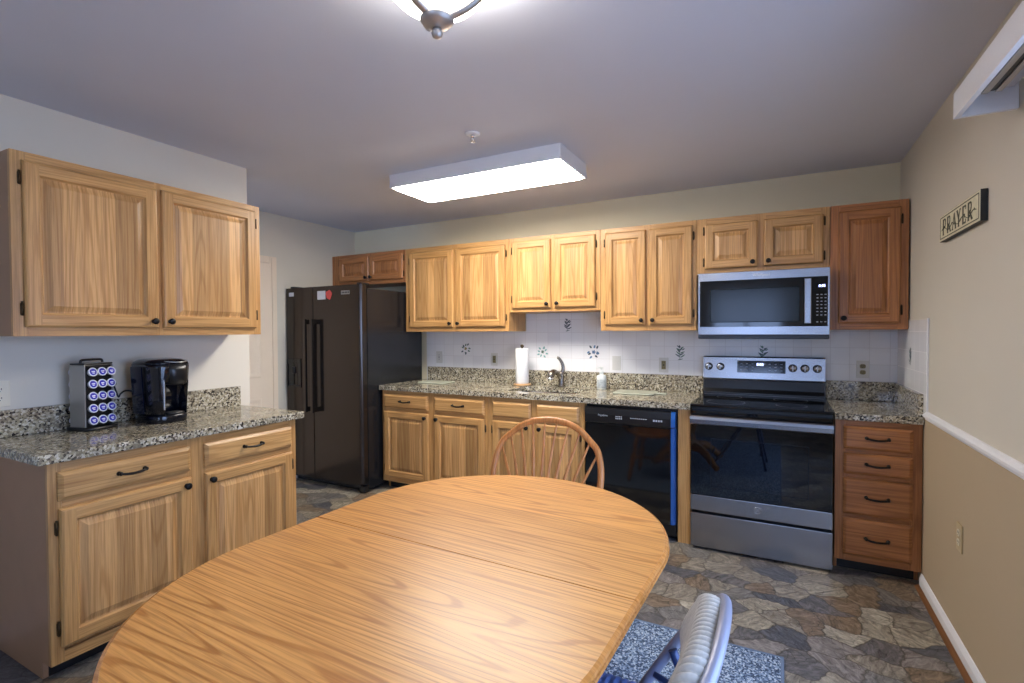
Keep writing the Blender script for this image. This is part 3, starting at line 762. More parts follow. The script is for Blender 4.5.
# ---------------------------------------------------------------- refrigerator
def fridge():
    x0, x1, yd, yf = -4.690, -3.760, -.815, -.878
    t = Thing('refrigerator', 'tall black side-by-side refrigerator in the left corner', 'refrigerator', (-4.24, -.42, 0))
    mb = MB(); mb.box(x0 + .004, x1 - .003, yd + .012, -.06, .03, 1.745, .006); t.part('body', mb, BLK_SIDE)
    mb = MB(); mb.box(x0 + .02, x1 - .02, yd + .03, yd + .04, .002, .078, .002)
    for k in range(9): mb.box(x0 + .05, x1 - .05, yd + .0275, yd + .03, .012 + .0065 * k, .015 + .0065 * k)
    mb.box(x1 - .075, x1 - .01, yd - .03, yd + .03, .002, .06, .01)
    t.part('kick_grille', mb, BLACK)
    seam = -4.332
    def dpart(a, b, name, hinge):
        L = []
        # rounded outer edge, slightly crowned front
        r = .016 if hinge == 'l' else .03
        pts = []
        def arc(cx, cy, a0, a1, n=6):
            for k in range(n + 1): q = R(a0 + (a1 - a0) * k / n); pts.append((cx + r * math.cos(q), cy + r * math.sin(q)))
        if hinge == 'l':
            pts.append((b - .002, yd)); pts.append((b - .002, yf + .004)); pts.append((b - .006, yf)); 
            arc(a + r, yf + r, 270, 180); pts.append((a, yd))
        else:
            pts.append((a + .002, yd)); pts.append((a + .002, yf + .004)); pts.append((a + .006, yf))
            arc(b - r, yf + r, 270, 360); pts.append((b, yd))
        mb = MB(); mb.prism(pts, .085, 1.775, 'z'); return t.part(name, mb, BLK_STEEL)
    fd = dpart(x0, seam, 'freezer_door', 'l'); rd = dpart(seam, x1, 'fridge_door', 'r')
    for (hx, par) in ((-4.372, fd), (-4.288, rd)):
        mb = MB()
        mb.box(hx - .014, hx + .014, yf - .066, yf - .044, .665, 1.49, .006)
        mb.box(hx - .012, hx + .012, yf - .046, yf + .001, 1.445, 1.485, .003); mb.box(hx - .012, hx + .012, yf - .046, yf + .001, .67, .71, .003)
        t.part('handle', mb, BLK_STEEL, par)
    # ice and water dispenser
    mb = MB(); a, b, c, e = -4.672, -4.492, .872, 1.135
    y = yf - .001
    mb.box(a, a + .012, y - .006, y, c, e, .002); mb.box(b - .012, b, y - .006, y, c, e, .002); mb.box(a + .012, b - .012, y - .006, y, c, c + .014, .002); mb.box(a + .012, b - .012, y - .006, y, e - .05, e, .002)
    mb.box(a + .012, b - .012, y - .0012, y - .0002, c + .014, e - .05)
    d = t.part('dispenser', mb, BLACK_G, fd)
    mb = MB(); mb.box(-4.60, -4.565, y - .012, y - .0015, 1.0, 1.06, .003); mb.box(-4.64, -4.525, y - .01, y - .0015, c + .015, c + .022, .002)
    for k in range(5): mb.lathe([(.004, -.0061), (.004, -.0072)], (-4.645 + .031 * k, y, 1.112), 'y', 8)
    t.part('dispenser_paddle', mb, BLACK, fd)
    mb = MB(); mb.box(-4.64, -4.575, yf - .003, yf - .0003, 1.70, 1.735, .001); t.part('badge', mb, CARD, fd, label='small pale sticker')
    mb = MB(); mb.box(-3.985, -3.885, yf - .003, yf - .0003, 1.695, 1.728, .001); bd = t.part('badge', mb, SILVER, rd, label='silver maker plate')
    mb = MB()
    for k in range(5): mb.box(-3.975 + .018 * k, -3.963 + .018 * k, yf - .0036, yf - .003, 1.705, 1.718)
    t.part('badge_print', mb, BLACK, rd)
    mb = MB()
    for hx in (x0 + .04, x1 - .07): mb.box(hx, hx + .05, yd - .04, yd + .06, 1.7755, 1.792, .004)
    t.part('hinge_cover', mb, BLACK)
    mb = MB(); mb.box(-4.272, -4.172, yf - .003, yf - .0004, 1.66, 1.735, .001)
    tag(mb.build('fridge_magnet', CARD), 'white square card magnet high on the refrigerator door', 'magnet', 'magnets on the refrigerator')
    mb = MB(); L = []
    for h in (-.0004, -.004):
        L.append([(-4.130 + .034 * (1 + .13 * math.sin(3 * a)) * math.cos(a), yf + h, 1.698 + .04 * (1 + .1 * math.cos(5 * a)) * math.sin(a)) for a in [2 * PI * k / 28 for k in range(28)]])
    mb.loft(L, smooth=False)
    tag(mb.build('fridge_magnet', RED), 'red magnet stuck beside the white card on the refrigerator', 'magnet', 'magnets on the refrigerator')
fridge()

# ---------------------------------------------------------------- dishwasher
def dishwasher():
    x0, x1, yf = -1.870, -1.249, -.675
    t = Thing('dishwasher', 'black built-in dishwasher under the granite, left of the range', 'dishwasher', (-1.56, -.34, 0))
    mb = MB(); mb.box(x0 + .004, x1 - .004, -.635, -.03, .03, .866); t.part('tub', mb, BLACK)
    mb = MB(); mb.box(x0 + .01, x1 - .01, -.60, -.595, .002, .028); mb.box(x0 + .006, x1 - .006, -.645, -.636, .03, .105, .002); t.part('kick_plate', mb, BLACK)
    mb = MB(); mb.box(x0 + .006, x1 - .036, yf, -.637, .112, .738, .004); d = t.part('door_panel', mb, BLACK_G)
    # quarter-round finger edge down the door's right side
    mb = MB(); pts = [(x1 - .035, -.637), (x1 - .035, yf)]
    for k in range(9): a = R(270 + 10 * k); pts.append((x1 - .026 + .020 * math.cos(a), -.648 + .026 * math.sin(a)))
    pts += [(x1 - .006, -.637)]
    mb.prism(pts, .112, .738, 'z', smooth=False); t.part('edge_strip', mb, BLUE_REFL, label='glossy edge strip coloured as a blue daylight reflection')
    mb = MB(); pts = [(-.637, .742), (yf - .006, .742), (yf - .012, .752), (yf - .012, .80), (yf - .004, .842), (yf + .004, .846), (-.637, .846)]
    mb.prism(pts, x0 + .006, x1 - .034, 'x'); c = t.part('control_panel', mb, BLACK)
    mb = MB(); mb.prism(pts, x1 - .033, x1 - .006, 'x'); t.part('control_panel_end', mb, BLUE_REFL, label='glossy control panel end coloured as a blue daylight reflection')
    mb = MB(); mb.box(-1.70, -1.55, yf - .010, yf - .002, .722, .741, .003); t.part('latch_grip', mb, BLACK_G, c)
    y = yf - .0125
    mb = text_mb('Frigidaire', .018, (-1.735, y, .790)); t.part('brand_lettering', mb, LEGEND, c)
    mb = MB()
    for k in range(4):
        mb.box(-1.645 + .012 * k, -1.637 + .012 * k, y - .001, y, .776, .784)
        mb.box(-1.645 + .012 * k, -1.637 + .012 * k, y - .001, y, .790, .796)
    for k in range(8): mb.box(-1.545 + .014 * k, -1.535 + .014 * k, y - .001, y, .786, .791)
    for k in range(4): mb.box(-1.395 + .016 * k, -1.384 + .016 * k, y - .001, y, .778 + .0, .790)
    t.part('button_legends', mb, LEGEND, c)
dishwasher()

# ---------------------------------------------------------------- range
def stove():
    x0, x1, yf = -1.160, -.394, -.700
    t = Thing('range', 'stainless electric range with black glass oven door', 'stove', (-.777, -.36, 0))
    mb = MB(); mb.box(x0 + .004, x1 - .004, -.652, -.03, .05, .893); t.part('body', mb, BLACK)
    mb = MB()
    for fx in (x0 + .05, x1 - .05):
        for fy in (-.6, -.08): mb.lathe([(.018, .001), (.018, .02), (.01, .022), (.01, .05)], (fx, fy, 0), 'z', 12)
    t.part('feet', mb, BLACK)
    mb = MB(); mb.box(x0, x1, yf - .003, -.10, .894, .913, .006); t.part('cooktop', mb, BLACK_G)
    ring_print = plain('grey_ring_print', '3A3B3E', .3)
    for bx, by, r in ((-.97, -.53, .115), (-.60, -.53, .085), (-.97, -.26, .08), (-.60, -.26, .1)):
        mb = MB(); mb.lathe([(r, .9131), (r, .9134), (r - .004, .9134), (r - .004, .9131), (r, .9131)], (bx, by, 0), 'z', 40); t.part('burner_ring', mb, ring_print)
    # console: black riser with stainless panel over it
    mb = MB(); mb.prism([(-.104, .9135), (-.104, .93), (-.085, .955), (-.085, 1.016), (-.02, 1.016), (-.02, .9135)], x0 + .004, x1 - .004, 'x'); t.part('riser', mb, BLACK)
    mb = MB(); mb.prism([(-.094, 1.0165), (-.098, 1.03), (-.082, 1.178), (-.074, 1.186), (-.02, 1.186), (-.02, 1.0165)], x0 + .001, x1 - .001, 'x'); c = t.part('console', mb, STEEL)
    def cy(z): return -.098 + (z - 1.03) * (.016 / .148)
    mb = MB(); z0, z1 = 1.073, 1.158
    mb.loft([[(-.932, cy(z0) - .0006, z0), (-.628, cy(z0) - .0006, z0), (-.628, cy(z1) - .0006, z1), (-.932, cy(z1) - .0006, z1)], [(-.932, cy(z0) - .003, z0), (-.628, cy(z0) - .003, z0), (-.628, cy(z1) - .003, z1), (-.932, cy(z1) - .003, z1)]], smooth=False)
    d = t.part('display', mb, DISPLAY, c)
    mb = text_mb('8:05', .026, (-.785, cy(1.127) - .0035, 1.124)); t.part('digits', mb, LED, c)
    mb = MB()
    for r_ in range(3):
        for k in range(8):
            xx = -.905 + .036 * k
            if 2 < k < 5 and r_ < 2: continue
            z = 1.09 + .022 * r_; mb.box(xx - .006, xx + .006, cy(z) - .0042, cy(z) - .0033, z, z + .0035)
    t.part('button_legends', mb, LEGEND, c)
    for kx in (-1.122, -1.043, -.585, -.513, -.441):
        z = 1.112; y = cy(z) - .0005
        mb = MB(); mb.lathe([(.027, 0), (.027, -.004), (.023, -.006), (.022, -.026), (.019, -.030), (.001, -.031)], (kx, y, z), 'y', 28); k = t.part('knob', mb, STEEL, c)
        mb = MB(); mb.box(kx - .0045, kx + .0045, y - .037, y - .0312, z - .02, z + .02, .002); t.part('grip', mb, STEEL_V, k)
    # oven door
    y0 = -.6535
    mb = MB(); mb.box(x0 + .002, x1 - .002, yf + .004, y0, .343, .874, .003); d = t.part('oven_door', mb, GLASS_BLK)
    mb = MB(); mb.box(x0 + .002, x1 - .002, yf - .001, y0, .246, .3425, .003); b = t.part('door_lower_band', mb, STEEL)
    # inner window border printed on the glass
    mb = MB(); a, b_, c0, c1 = x0 + .12, x1 - .12, .40, .70
    for (u0, u1, v0, v1) in ((a, b_, c0, c0 + .003), (a, b_, c1, c1 + .003), (a, a + .003, c0, c1), (b_ - .003, b_, c0, c1)): mb.box(u0, u1, yf + .0030, yf + .0037, v0, v1)
    t.part('window_border', mb, plain('grey_glass_print', '1C2027', .2), d)
    mb = MB()
    pr_ = [(-.742, .792), (-.752, .80), (-.755, .825), (-.750, .842), (-.740, .848), (-.726, .842), (-.722, .815), (-.728, .796)]
    mb.prism(pr_, x0 + .004, x1 - .004, 'x'); mb.box(x0 + .02, x0 + .05, -.724, yf + .005, .805, .838); mb.box(x1 - .05, x1 - .02, -.724, yf + .005, .805, .838)
    t.part('handle', mb, STEEL, d)
    # round emblem
    mb = MB(); cx, cz, y = -.777, .296, yf - .0015
    mb.tube([(cx + .019 * math.cos(2 * PI * k / 32), y, cz + .019 * math.sin(2 * PI * k / 32)) for k in range(32)], .0013, 6, closed=True)
    p = smooth_path([(cx - .002, y, cz + .002), (cx - .009, y, cz + .009), (cx - .012, y, cz), (cx - .006, y, cz - .008), (cx - .001, y, cz - .002), (cx + .004, y, cz + .008), (cx + .009, y, cz + .005), (cx + .004, y, cz), (cx + .009, y, cz - .006), (cx + .013, y, cz - .001)], 4)
    mb.tube(p, .001, 6); t.part('emblem', mb, CHROME)
    mb = MB(); mb.box(x0 + .002, x1 - .002, yf, y0, .018, .228, .003); t.part('storage_drawer', mb, STEEL)
stove()

# ---------------------------------------------------------------- microwave
def microwave():
    x0, x1, yf, z0, z1 = -1.158, -.394, -.400, 1.322, 1.757
    t = Thing('microwave', 'stainless over-the-range microwave hung above the stove', 'microwave', (-.776, -.2, z0))
    mb = MB(); mb.box(x0 + .003, x1 - .003, yf + .03, -.012, z0 - .006, z1, .003); t.part('body', mb, BLACK)
    mb = MB(); mb.box(x0, x1, yf, yf + .029, z0 + .02, z1, .004); t.part('front_frame', mb, STEEL)
    mb = MB(); mb.box(x0 + .002, x1 - .002, yf + .006, yf + .029, z0 - .004, z0 + .019, .002); t.part('vent_strip', mb, BLACK)
    mb = MB(); mb.box(x0 + .014, x1 - .012, yf - .003, yf - .0005, 1.396, 1.703, .001); d = t.part('glass_door', mb, BLACK_G)
    mb = MB(); mb.loft([[(a, yf - .0032, b) for a, b, _ in rrect(-1.08, -.555, 1.425, 1.645, 0, .012)], [(a, yf - .0045, b) for a, b, _ in rrect(-1.075, -.56, 1.43, 1.64, 0, .010)]], smooth=False)
    t.part('window', mb, plain('grey_mesh_window', '1B2022', .16, spec=.35), d)
    mb = MB(); mb.box(-.533, -.495, yf - .046, yf - .034, 1.412, 1.690, .005); mb.box(-.527, -.501, yf - .035, yf - .002, 1.665, 1.685, .003); mb.box(-.527, -.501, yf - .035, yf - .002, 1.417, 1.437, .003); t.part('handle', mb, STEEL_V, d)
    mb = MB(); mb.box(-.468, -.414, yf - .0048, yf - .0032, 1.628, 1.662); t.part('display', mb, DISPLAY, d)
    mb = text_mb('8:05', .021, (-.437, yf - .0052, 1.637)); t.part('digits', mb, LED, d)
    mb = MB()
    for r_ in range(9):
        for k in range(3):
            z = 1.42 + .021 * r_
            if r_ == 1: continue
            mb.box(-.466 + .021 * k, -.456 + .021 * k, yf - .0040, yf - .0032, z, z + .005)
    t.part('keypad_legends', mb, LEGEND, d)
    mb = text_mb('Whirlpool', .024, (-.772, yf - .0008, 1.722)); t.part('brand_lettering', mb, WHITEP)
microwave()

# ---------------------------------------------------------------- coffee corner
def coffee_maker():
    loc = (-3.555, -2.540, CT + .0008)
    t = Thing('coffee_maker', 'black single-cup coffee maker on the left granite countertop', 'coffee maker', loc, R(90 + 2), local=True); t.o.scale = (.93, .95, 1)
    # local: front at -y, x to the right, z from 0
    def plan(z, a, b, notch):
        L = []
        for x, y, _ in sell(0, 0, z, a, b, 3.4, 64):
            u = (x - .018) / .060
            if notch and y < 0 and abs(u) < 1: y = y + notch * min(1, (1 - u * u) * 3.5)
            L.append((x, y, z))
        return L
    mb = MB(); mb.loft([plan(0, .096, .120, 0), plan(.004, .098, .122, 0), plan(.034, .099, .123, 0), plan(.040, .097, .121, 0)]); t.part('base', mb, BREW)
    mb = MB(); mb.loft([plan(.0405, .098, .122, .075), plan(.12, .102, .125, .08), plan(.212, .107, .130, .08), plan(.2125, .107, .130, 0), plan(.285, .111, .133, 0), plan(.303, .111, .133, 0)]); bd = t.part('body', mb, BREW)
    mb = MB(); mb.loft([sell(.018, -.106, .196, .042, .034, 3), sell(.018, -.108, .202, .048, .038, 3), sell(.018, -.108, .27, .056, .040, 3), sell(.018, -.106, .302, .058, .036, 3)]); h = t.part('brew_head', mb, BLACK)
    mb = MB(); mb.loft([sell(0, 0, .3035, .110, .132, 3.4), sell(0, 0, .314, .105, .127, 3.4), sell(.005, .01, .326, .085, .105, 3), sell(.01, .02, .331, .05, .06, 2.6)]); l_ = t.part('lid', mb, BREW)
    mb = MB(); p = smooth_path([(-.05, -.08, .319), (-.034, -.118, .316), (.018, -.140, .312), (.07, -.118, .316), (.086, -.08, .319)], 5); mb.tube(p, .006, 10, flat=(0, 0, 1), fx=.6); t.part('lid_handle', mb, SILVER, l_)
    mb = MB(); mb.box(-.058, -.051, -.126, -.118, .07, .23, .002); t.part('trim_strip', mb, SILVER)
    mb = MB(); mb.loft([sell(.018, -.080, .0405, .050, .036, 3), sell(.018, -.080, .050, .051, .037, 3), sell(.018, -.080, .051, .047, .033, 3)]); dt = t.part('drip_tray', mb, BLACK)
    mb = MB()
    for k in range(7): mb.box(-.018 + .0105 * k, -.012 + .0105 * k, -.106, -.056, .0512, .0525)
    t.part('drip_grate', mb, SILVER, dt)
    mb = MB(); mb.loft([[(-.0995 - .0005, -.02, .05), (-.0995 - .0005, .08, .05), (-.1115, .08, .29), (-.1115, -.02, .29)], [(-.1025, -.02, .05), (-.1025, .08, .05), (-.1140, .08, .29), (-.1140, -.02, .29)]], smooth=False); t.part('water_window', mb, TANK)
    mb = MB(); p = smooth_path([(-.085, .10, .16), (-.115, .125, .165), (-.135, .135, .15), (-.142, .14, .135), (-.150, .145, .16), (-.158, .155, .20)], 5); mb.tube(p, .0045, 8)
    mb.lathe([(.004, 0), (.012, .004), (.013, .018), (.012, .030), (.006, .034)], (-.160, .140, .205), 'y', 14)
    t.part('power_cord', mb, BLACK)
coffee_maker()

def pod_holder():
    L0 = Vector((-3.630, -2.812, CT + .0008)); rz = R(90 + 15)
    t = Thing('pod_holder', 'black and silver coffee pod holder tower left of the coffee maker', 'pod holder', L0, rz, local=True)
    mb = MB(); mb.loft([sell(0, 0, 0, .074, .076, 6), sell(0, 0, .004, .077, .079, 6), sell(0, 0, .012, .077, .079, 6), sell(0, 0, .015, .073, .074, 6)]); t.part('base', mb, BLACK)
    mb = MB(); mb.box(-.063, .063, -.042, .042, .0152, .312, .004); t.part('rack', mb, BLACK)
    for s in (-1, 1):
        mb = MB(); mb.box(min(s * .0635, s * .0695), max(s * .0635, s * .0695), -.046, .046, .016, .312, .002); t.part('side_plate', mb, SILVER)
    mb = MB(); mb.box(-.0695, .0695, -.044, .044, .3125, .321, .004); t.part('top_plate', mb, BLACK)
    mb = MB(); p = smooth_path([(-.052, 0, .320), (-.05, 0, .330), (-.038, 0, .336), (.038, 0, .336), (.05, 0, .330), (.052, 0, .320)], 4); mb.tube(p, .0055, 10); t.part('handle', mb, BLACK)
    rows = ['bottom', 'second lowest', 'middle', 'second highest', 'top']; cols_ = ['left', 'middle', 'right']
    M = Matrix.Translation(L0) @ Matrix.Rotation(rz, 4, 'Z')
    rim0 = foil0 = None; first = None
    def place(lx, ly, lz, extra, label, grp):
        nonlocal first, rim0, foil0
        if first is None:
            mb = MB(); mb.lathe([(.019, .012), (.0205, 0), (.0205, -.004), (.0245, -.0045), (.0245, -.0075), (.0205, -.0078), (.0185, -.0072), (.001, -.0072)], (0, 0, 0), 'y', 24); me1 = mb
            root = Thing('coffee_pod', label, 'coffee pod', (0, 0, 0), 0, grp, local=True)
            rim0 = me1.build('cup', PODW, root.o)
            mb = MB(); mb.lathe([(.0184, -.0074), (.0184, -.0082), (.001, -.0084)], (0, 0, 0), 'y', 24); foil0 = mb.build('foil_lid', PODB, root.o)
            mb = MB(); mb.box(-.009, .009, -.0089, -.0084, -.001, .005); mb.box(-.006, .006, -.0089, -.0084, -.009, -.004); pr0 = mb.build('lid_print', PODW, foil0)
            first = root.o; r = first
        else:
            r = first.copy(); COL.objects.link(r); r['label'] = label; r['group'] = grp
            for ch in list(first.children):
                c = ch.copy(); COL.objects.link(c); c.parent = r
                for g in list(ch.children): d = g.copy(); COL.objects.link(d); d.parent = c
        r.matrix_world = M @ Matrix.Translation((lx, ly, lz)) @ Matrix.Rotation(extra, 4, 'Z') @ Matrix.Rotation(R(-14), 4, 'X') @ Matrix.Scale(.86, 4)
    for i in range(5):
        for j in range(3):
            place(-.041 + .044 * j, -.056, .046 + .058 * i, 0, 'blue-lidded coffee pod in the front of the pod holder, %s row, %s' % (rows[i], cols_[j]), 'pods in the front of the holder')
    for i in range(5):
        place(-.041, .056, .046 + .058 * i, PI, 'coffee pod on the wall side of the pod holder, %s row' % rows[i], 'pods on the wall side of the holder')
pod_holder()

# ---------------------------------------------------------------- ceiling things
t = Thing('fluorescent_light', 'long white box fluorescent ceiling light, lit', 'ceiling light', (-2.395, -1.14, ZC))
mb = MB()
x0, x1, y0, y1, z0 = -3.02, -1.768, -1.355, -.915, 2.352
mb.box(x0, x1, y0, y0 + .012, z0, ZC - .0008, .002); mb.box(x0, x1, y1 - .012, y1, z0, ZC - .0008, .002)
mb.box(x0, x0 + .012, y0 + .012, y1 - .012, z0, ZC - .0008); mb.box(x1 - .012, x1, y0 + .012, y1 - .012, z0, ZC - .0008); mb.box(x0 + .012, x1 - .012, y0 + .012, y1 - .012, ZC - .012, ZC - .0008)
t.part('housing', mb, WHITE_TRIM)
mb = MB(); mb.loft([rrect(x0 + .014, x1 - .014, y0 + .014, y1 - .014, 2.40, .02), rrect(x0 + .014, x1 - .014, y0 + .014, y1 - .014, 2.350, .02), rrect(x0 + .03, x1 - .03, y0 + .03, y1 - .03, 2.341, .02)], smooth=False); t.part('diffuser', mb, DIFF)

def dome():
    cx, cy = -1.475, -2.925
    t = Thing('ceiling_light', 'round glass bowl ceiling light with nickel straps above the table', 'ceiling light', (cx, cy, ZC))
    mb = MB(); mb.lathe([(.002, ZC - .001), (.075, ZC - .001), (.078, ZC - .012), (.06, ZC - .03), (.015, ZC - .04), (.011, 2.23)], (cx, cy, 0), 'z', 32); t.part('canopy', mb, NICKEL)
    prof = [(.03, 2.216), (.07, 2.228), (.105, 2.250), (.135, 2.280), (.16, 2.315), (.178, 2.355), (.174, 2.355), (.156, 2.317), (.131, 2.284), (.102, 2.256), (.07, 2.234), (.03, 2.222)]
    mb = MB(); mb.lathe(prof, (cx, cy, 0), 'z', 48); b = t.part('bowl', mb, BOWL)
    mb = MB(); mb.lathe([(.012, 2.2292), (.030, 2.212), (.043, 2.203), (.045, 2.196), (.036, 2.186), (.014, 2.178), (.006, 2.176)], (cx, cy, 0), 'z', 32)
    mb.lathe([(.005, 2.176), (.012, 2.172), (.0155, 2.163), (.012, 2.153), (.004, 2.149), (.0005, 2.1488)], (cx, cy, 0), 'z', 20); t.part('finial', mb, NICKEL)
    for k in range(3):
        a = R(18 + 120 * k)
        mb = MB(); pts = smooth_path([(cx + r * math.cos(a), cy + r * math.sin(a), z) for r, z in ((.036, 2.203), (.075, 2.2165), (.114, 2.2405), (.146, 2.270), (.172, 2.306), (.189, 2.350), (.19, 2.366))], 5)
        mb.tube(pts, .0075, 10, flat=(-math.sin(a), math.cos(a), 0), fx=1.6); t.part('strap', mb, NICKEL)
    mb = MB(); mb.tube([(cx + .19 * math.cos(2 * PI * k / 48), cy + .19 * math.sin(2 * PI * k / 48), 2.366) for k in range(48)], .008, 10, closed=True); t.part('rim_ring', mb, NICKEL)
    for k in range(2):
        l = bpy.data.lights.new('bulb', 'POINT'); l.energy = BULB_W / 2; l.color = (1, .95, .88); l.shadow_soft_size = .03
        o = bpy.data.objects.new('bulb', l); COL.objects.link(o); o.parent = t.o; o.location = ((-.07, .07)[k], 0, 2.325 - ZC)
    return t
dome()
t = Thing('sprinkler_head', 'small white fire sprinkler in the ceiling near the fluorescent light', 'sprinkler', (-2.135, -1.70, ZC))
mb = MB(); mb.lathe([(.002, ZC - .001), (.04, ZC - .001), (.04, ZC - .004), (.03, ZC - .008), (.012, ZC - .009)], (-2.135, -1.70, 0), 'z', 24); t.part('escutcheon', mb, WHITE_TRIM)
mb = MB(); mb.lathe([(.01, ZC - .0092), (.01, ZC - .02), (.005, ZC - .022), (.003, ZC - .04)], (-2.135, -1.70, 0), 'z', 12)
for s in (-1, 1): mb.tube([(-2.135 + s * .009, -1.70, ZC - .02), (-2.135 + s * .013, -1.70, ZC - .032), (-2.135 + s * .002, -1.70, ZC - .045)], .002, 6)
mb.lathe([(.002, ZC - .044), (.014, ZC - .046), (.014, ZC - .048), (.002, ZC - .049)], (-2.135, -1.70, 0), 'z', 14); t.part('head', mb, CHROME)

# ---------------------------------------------------------------- right wall: sign, window valance
def sign():
    y0, y1, z0, z1 = -1.555, -1.020, 1.775, 1.893       # y1 is the far end; reads left to right from the room
    t = Thing('prayer_sign', 'small cream wooden sign reading PRAYER on the right wall', 'sign', (-.012, -1.335, z0)); t.o.location.x += XR
    mb = MB(); mb.box(-.022, -.0008, y0, y1, z0, z1, .001); t.part('board', mb, SIGN_K, label='black-edged board')
    mb = MB(); mb.box(-.0235, -.0222, y0 + .002, y1 - .002, z0 + .002, z1 - .002); f = t.part('face', mb, SIGN)
    x = -.0237
    mb = MB()
    def bar(u0, v0, u1, v1, w_):    # u along reading direction, v up, in metres on the face
        d = Vector((u1 - u0, v1 - v0)); n = Vector((-d.y, d.x)).normalized() * w_ * .72
        pts = [(u0 + n.x, v0 + n.y), (u1 + n.x, v1 + n.y), (u1 - n.x, v1 - n.y), (u0 - n.x, v0 - n.y)]
        mb.loft([[(x, y1 - u, z0 + v) for u, v in pts], [(x - .0008, y1 - u, z0 + v) for u, v in pts]], smooth=False)
    W, H = y1 - y0, z1 - z0
    for a in ((.014, .012, W - .014, .012), (.014, H - .012, W - .014, H - .012), (.014, .012, .014, H - .012), (W - .014, .012, W - .014, H - .012)): bar(*a, .0028)
    b, tp = .026, H - .026; h = tp - b; m_ = b + h * .5
    def serif(u, v): bar(u - .009, v, u + .009, v, .004)
    def P_(u):
        bar(u, b, u, tp, .010); serif(u, b); bar(u - .008, tp, u + .028, tp, .005); bar(u + .03, tp - .001, u + .034, m_ + h * .25, .006); bar(u + .034, m_ + h * .25, u + .026, m_, .006); bar(u, m_, u + .028, m_, .005)
    def R_(u): P_(u); bar(u + .014, m_, u + .04, b, .009); serif(u + .04, b)
    def A_(u): bar(u, b, u + .022, tp, .005); bar(u + .022, tp, u + .044, b, .010); bar(u + .008, b + h * .33, u + .036, b + h * .33, .004); serif(u, b); serif(u + .044, b)
    def Y_(u): bar(u, tp, u + .02, m_, .010); bar(u + .04, tp, u + .02, m_, .005); bar(u + .02, b, u + .02, m_, .009); serif(u, tp); serif(u + .04, tp); serif(u + .02, b)
    def E_(u): bar(u, b, u, tp, .010); bar(u - .008, tp, u + .034, tp, .005); bar(u - .008, b, u + .034, b, .005); bar(u, m_, u + .024, m_, .004); bar(u + .034, tp, u + .034, tp - .014, .004); bar(u + .034, b, u + .034, b + .014, .004)
    P_(.062); R_(.128); A_(.198); Y_(.262); E_(.338); R_(.405)
    t.part('lettering', mb, SIGN_INK, f)
    mb = MB(); pts = []
    for k in range(25): u = .04 + (W - .08) * k / 24; pts.append((x - .0009, y1 - u, z0 + m_ - .012 + .010 * math.sin(k * .9)))
    mb.tube(pts, .0014, 6)
    for k in range(2, 24, 3):
        p = pts[k]; mb.lathe([(.0006, 0), (.006, -.0004), (.0006, -.0012)], p, 'x', 8)
    t.part('painted_vine', mb, SIGN_INK, f)
sign()
def valance():
    y0, y1, z0, z1, d = -3.98, -1.802, 2.084, 2.170, .15
    t = Thing('window_valance', 'white box valance over the patio door at upper right', 'valance', (0, -2.9, z0))
    mb = MB(); mb.box(-d, -d + .016, y0, y1, z0, z1, .0015); mb.box(-d + .016, XR - .001, y1 - .016, y1, z0, z1, .0015); mb.box(-d + .016, -.001, y0, y0 + .016, z0, z1, .0015)
    t.part('fascia', mb, WHITE_TRIM)
    mb = MB(); mb.box(-d + .017, -.001, y0 + .017, y1 - .017, z1 - .014, z1 - .002); t.part('top_board', mb, VAL_IN)
    t2 = Thing('blind_track', 'metal vertical-blind track with a dark slot inside the valance', 'blind track', (-.08, -2.95, z0))
    mb = MB(); a, b = y0 + .04, y1 - .10
    mb.box(-.105, -.100, a, b, z1 - .048, z1 - .0142); mb.box(-.060, -.055, a, b, z1 - .048, z1 - .0142); mb.box(-.100, -.060, a, b, z1 - .018, z1 - .0142); mb.box(-.105, -.088, a, b, z1 - .052, z1 - .048); mb.box(-.072, -.055, a, b, z1 - .052, z1 - .048)
    t2.part('rail', mb, NICKEL)
    mb = MB(); mb.box(-.0995, -.0605, a + .002, b - .002, z1 - .047, z1 - .020); t2.part('slot', mb, BLACK)
    t3 = Thing('wall_bracket', 'rounded beige bracket on the wall beneath the valance', 'bracket', (-.03, -2.02, z0 - .06)); t3.o.location.x += XR
    mb = MB(); mb.lathe([(.034, -.0008), (.036, -.006), (.034, -.03), (.026, -.045), (.002, -.05)], (0, -2.035, 2.06), 'x', 24); t3.part('cap', mb, plain('beige_bracket', 'C9BFAE', .5))
valance()

# ---------------------------------------------------------------- rug
t = Thing('area_rug', 'blue-grey woven rug on the stone floor under the table', 'rug', (-1.5, -2.9, 0))
mb = MB(); mb.box(-2.43, -.655, -4.2, -1.675, .001, .008, .002); t.part('pile', mb, RUG)
mb = MB()
for q in ((-2.44, -.645, -1.676, -1.665), (-2.44, -.645, -4.211, -4.199)): mb.box(q[0], q[1], q[2], q[3], .001, .0095, .003)
for q in ((-2.441, -2.429), (-.656, -.644)): mb.box(q[0], q[1], -4.199, -1.677, .001, .0095, .003)
t.part('binding', mb, RUG_EDGE)

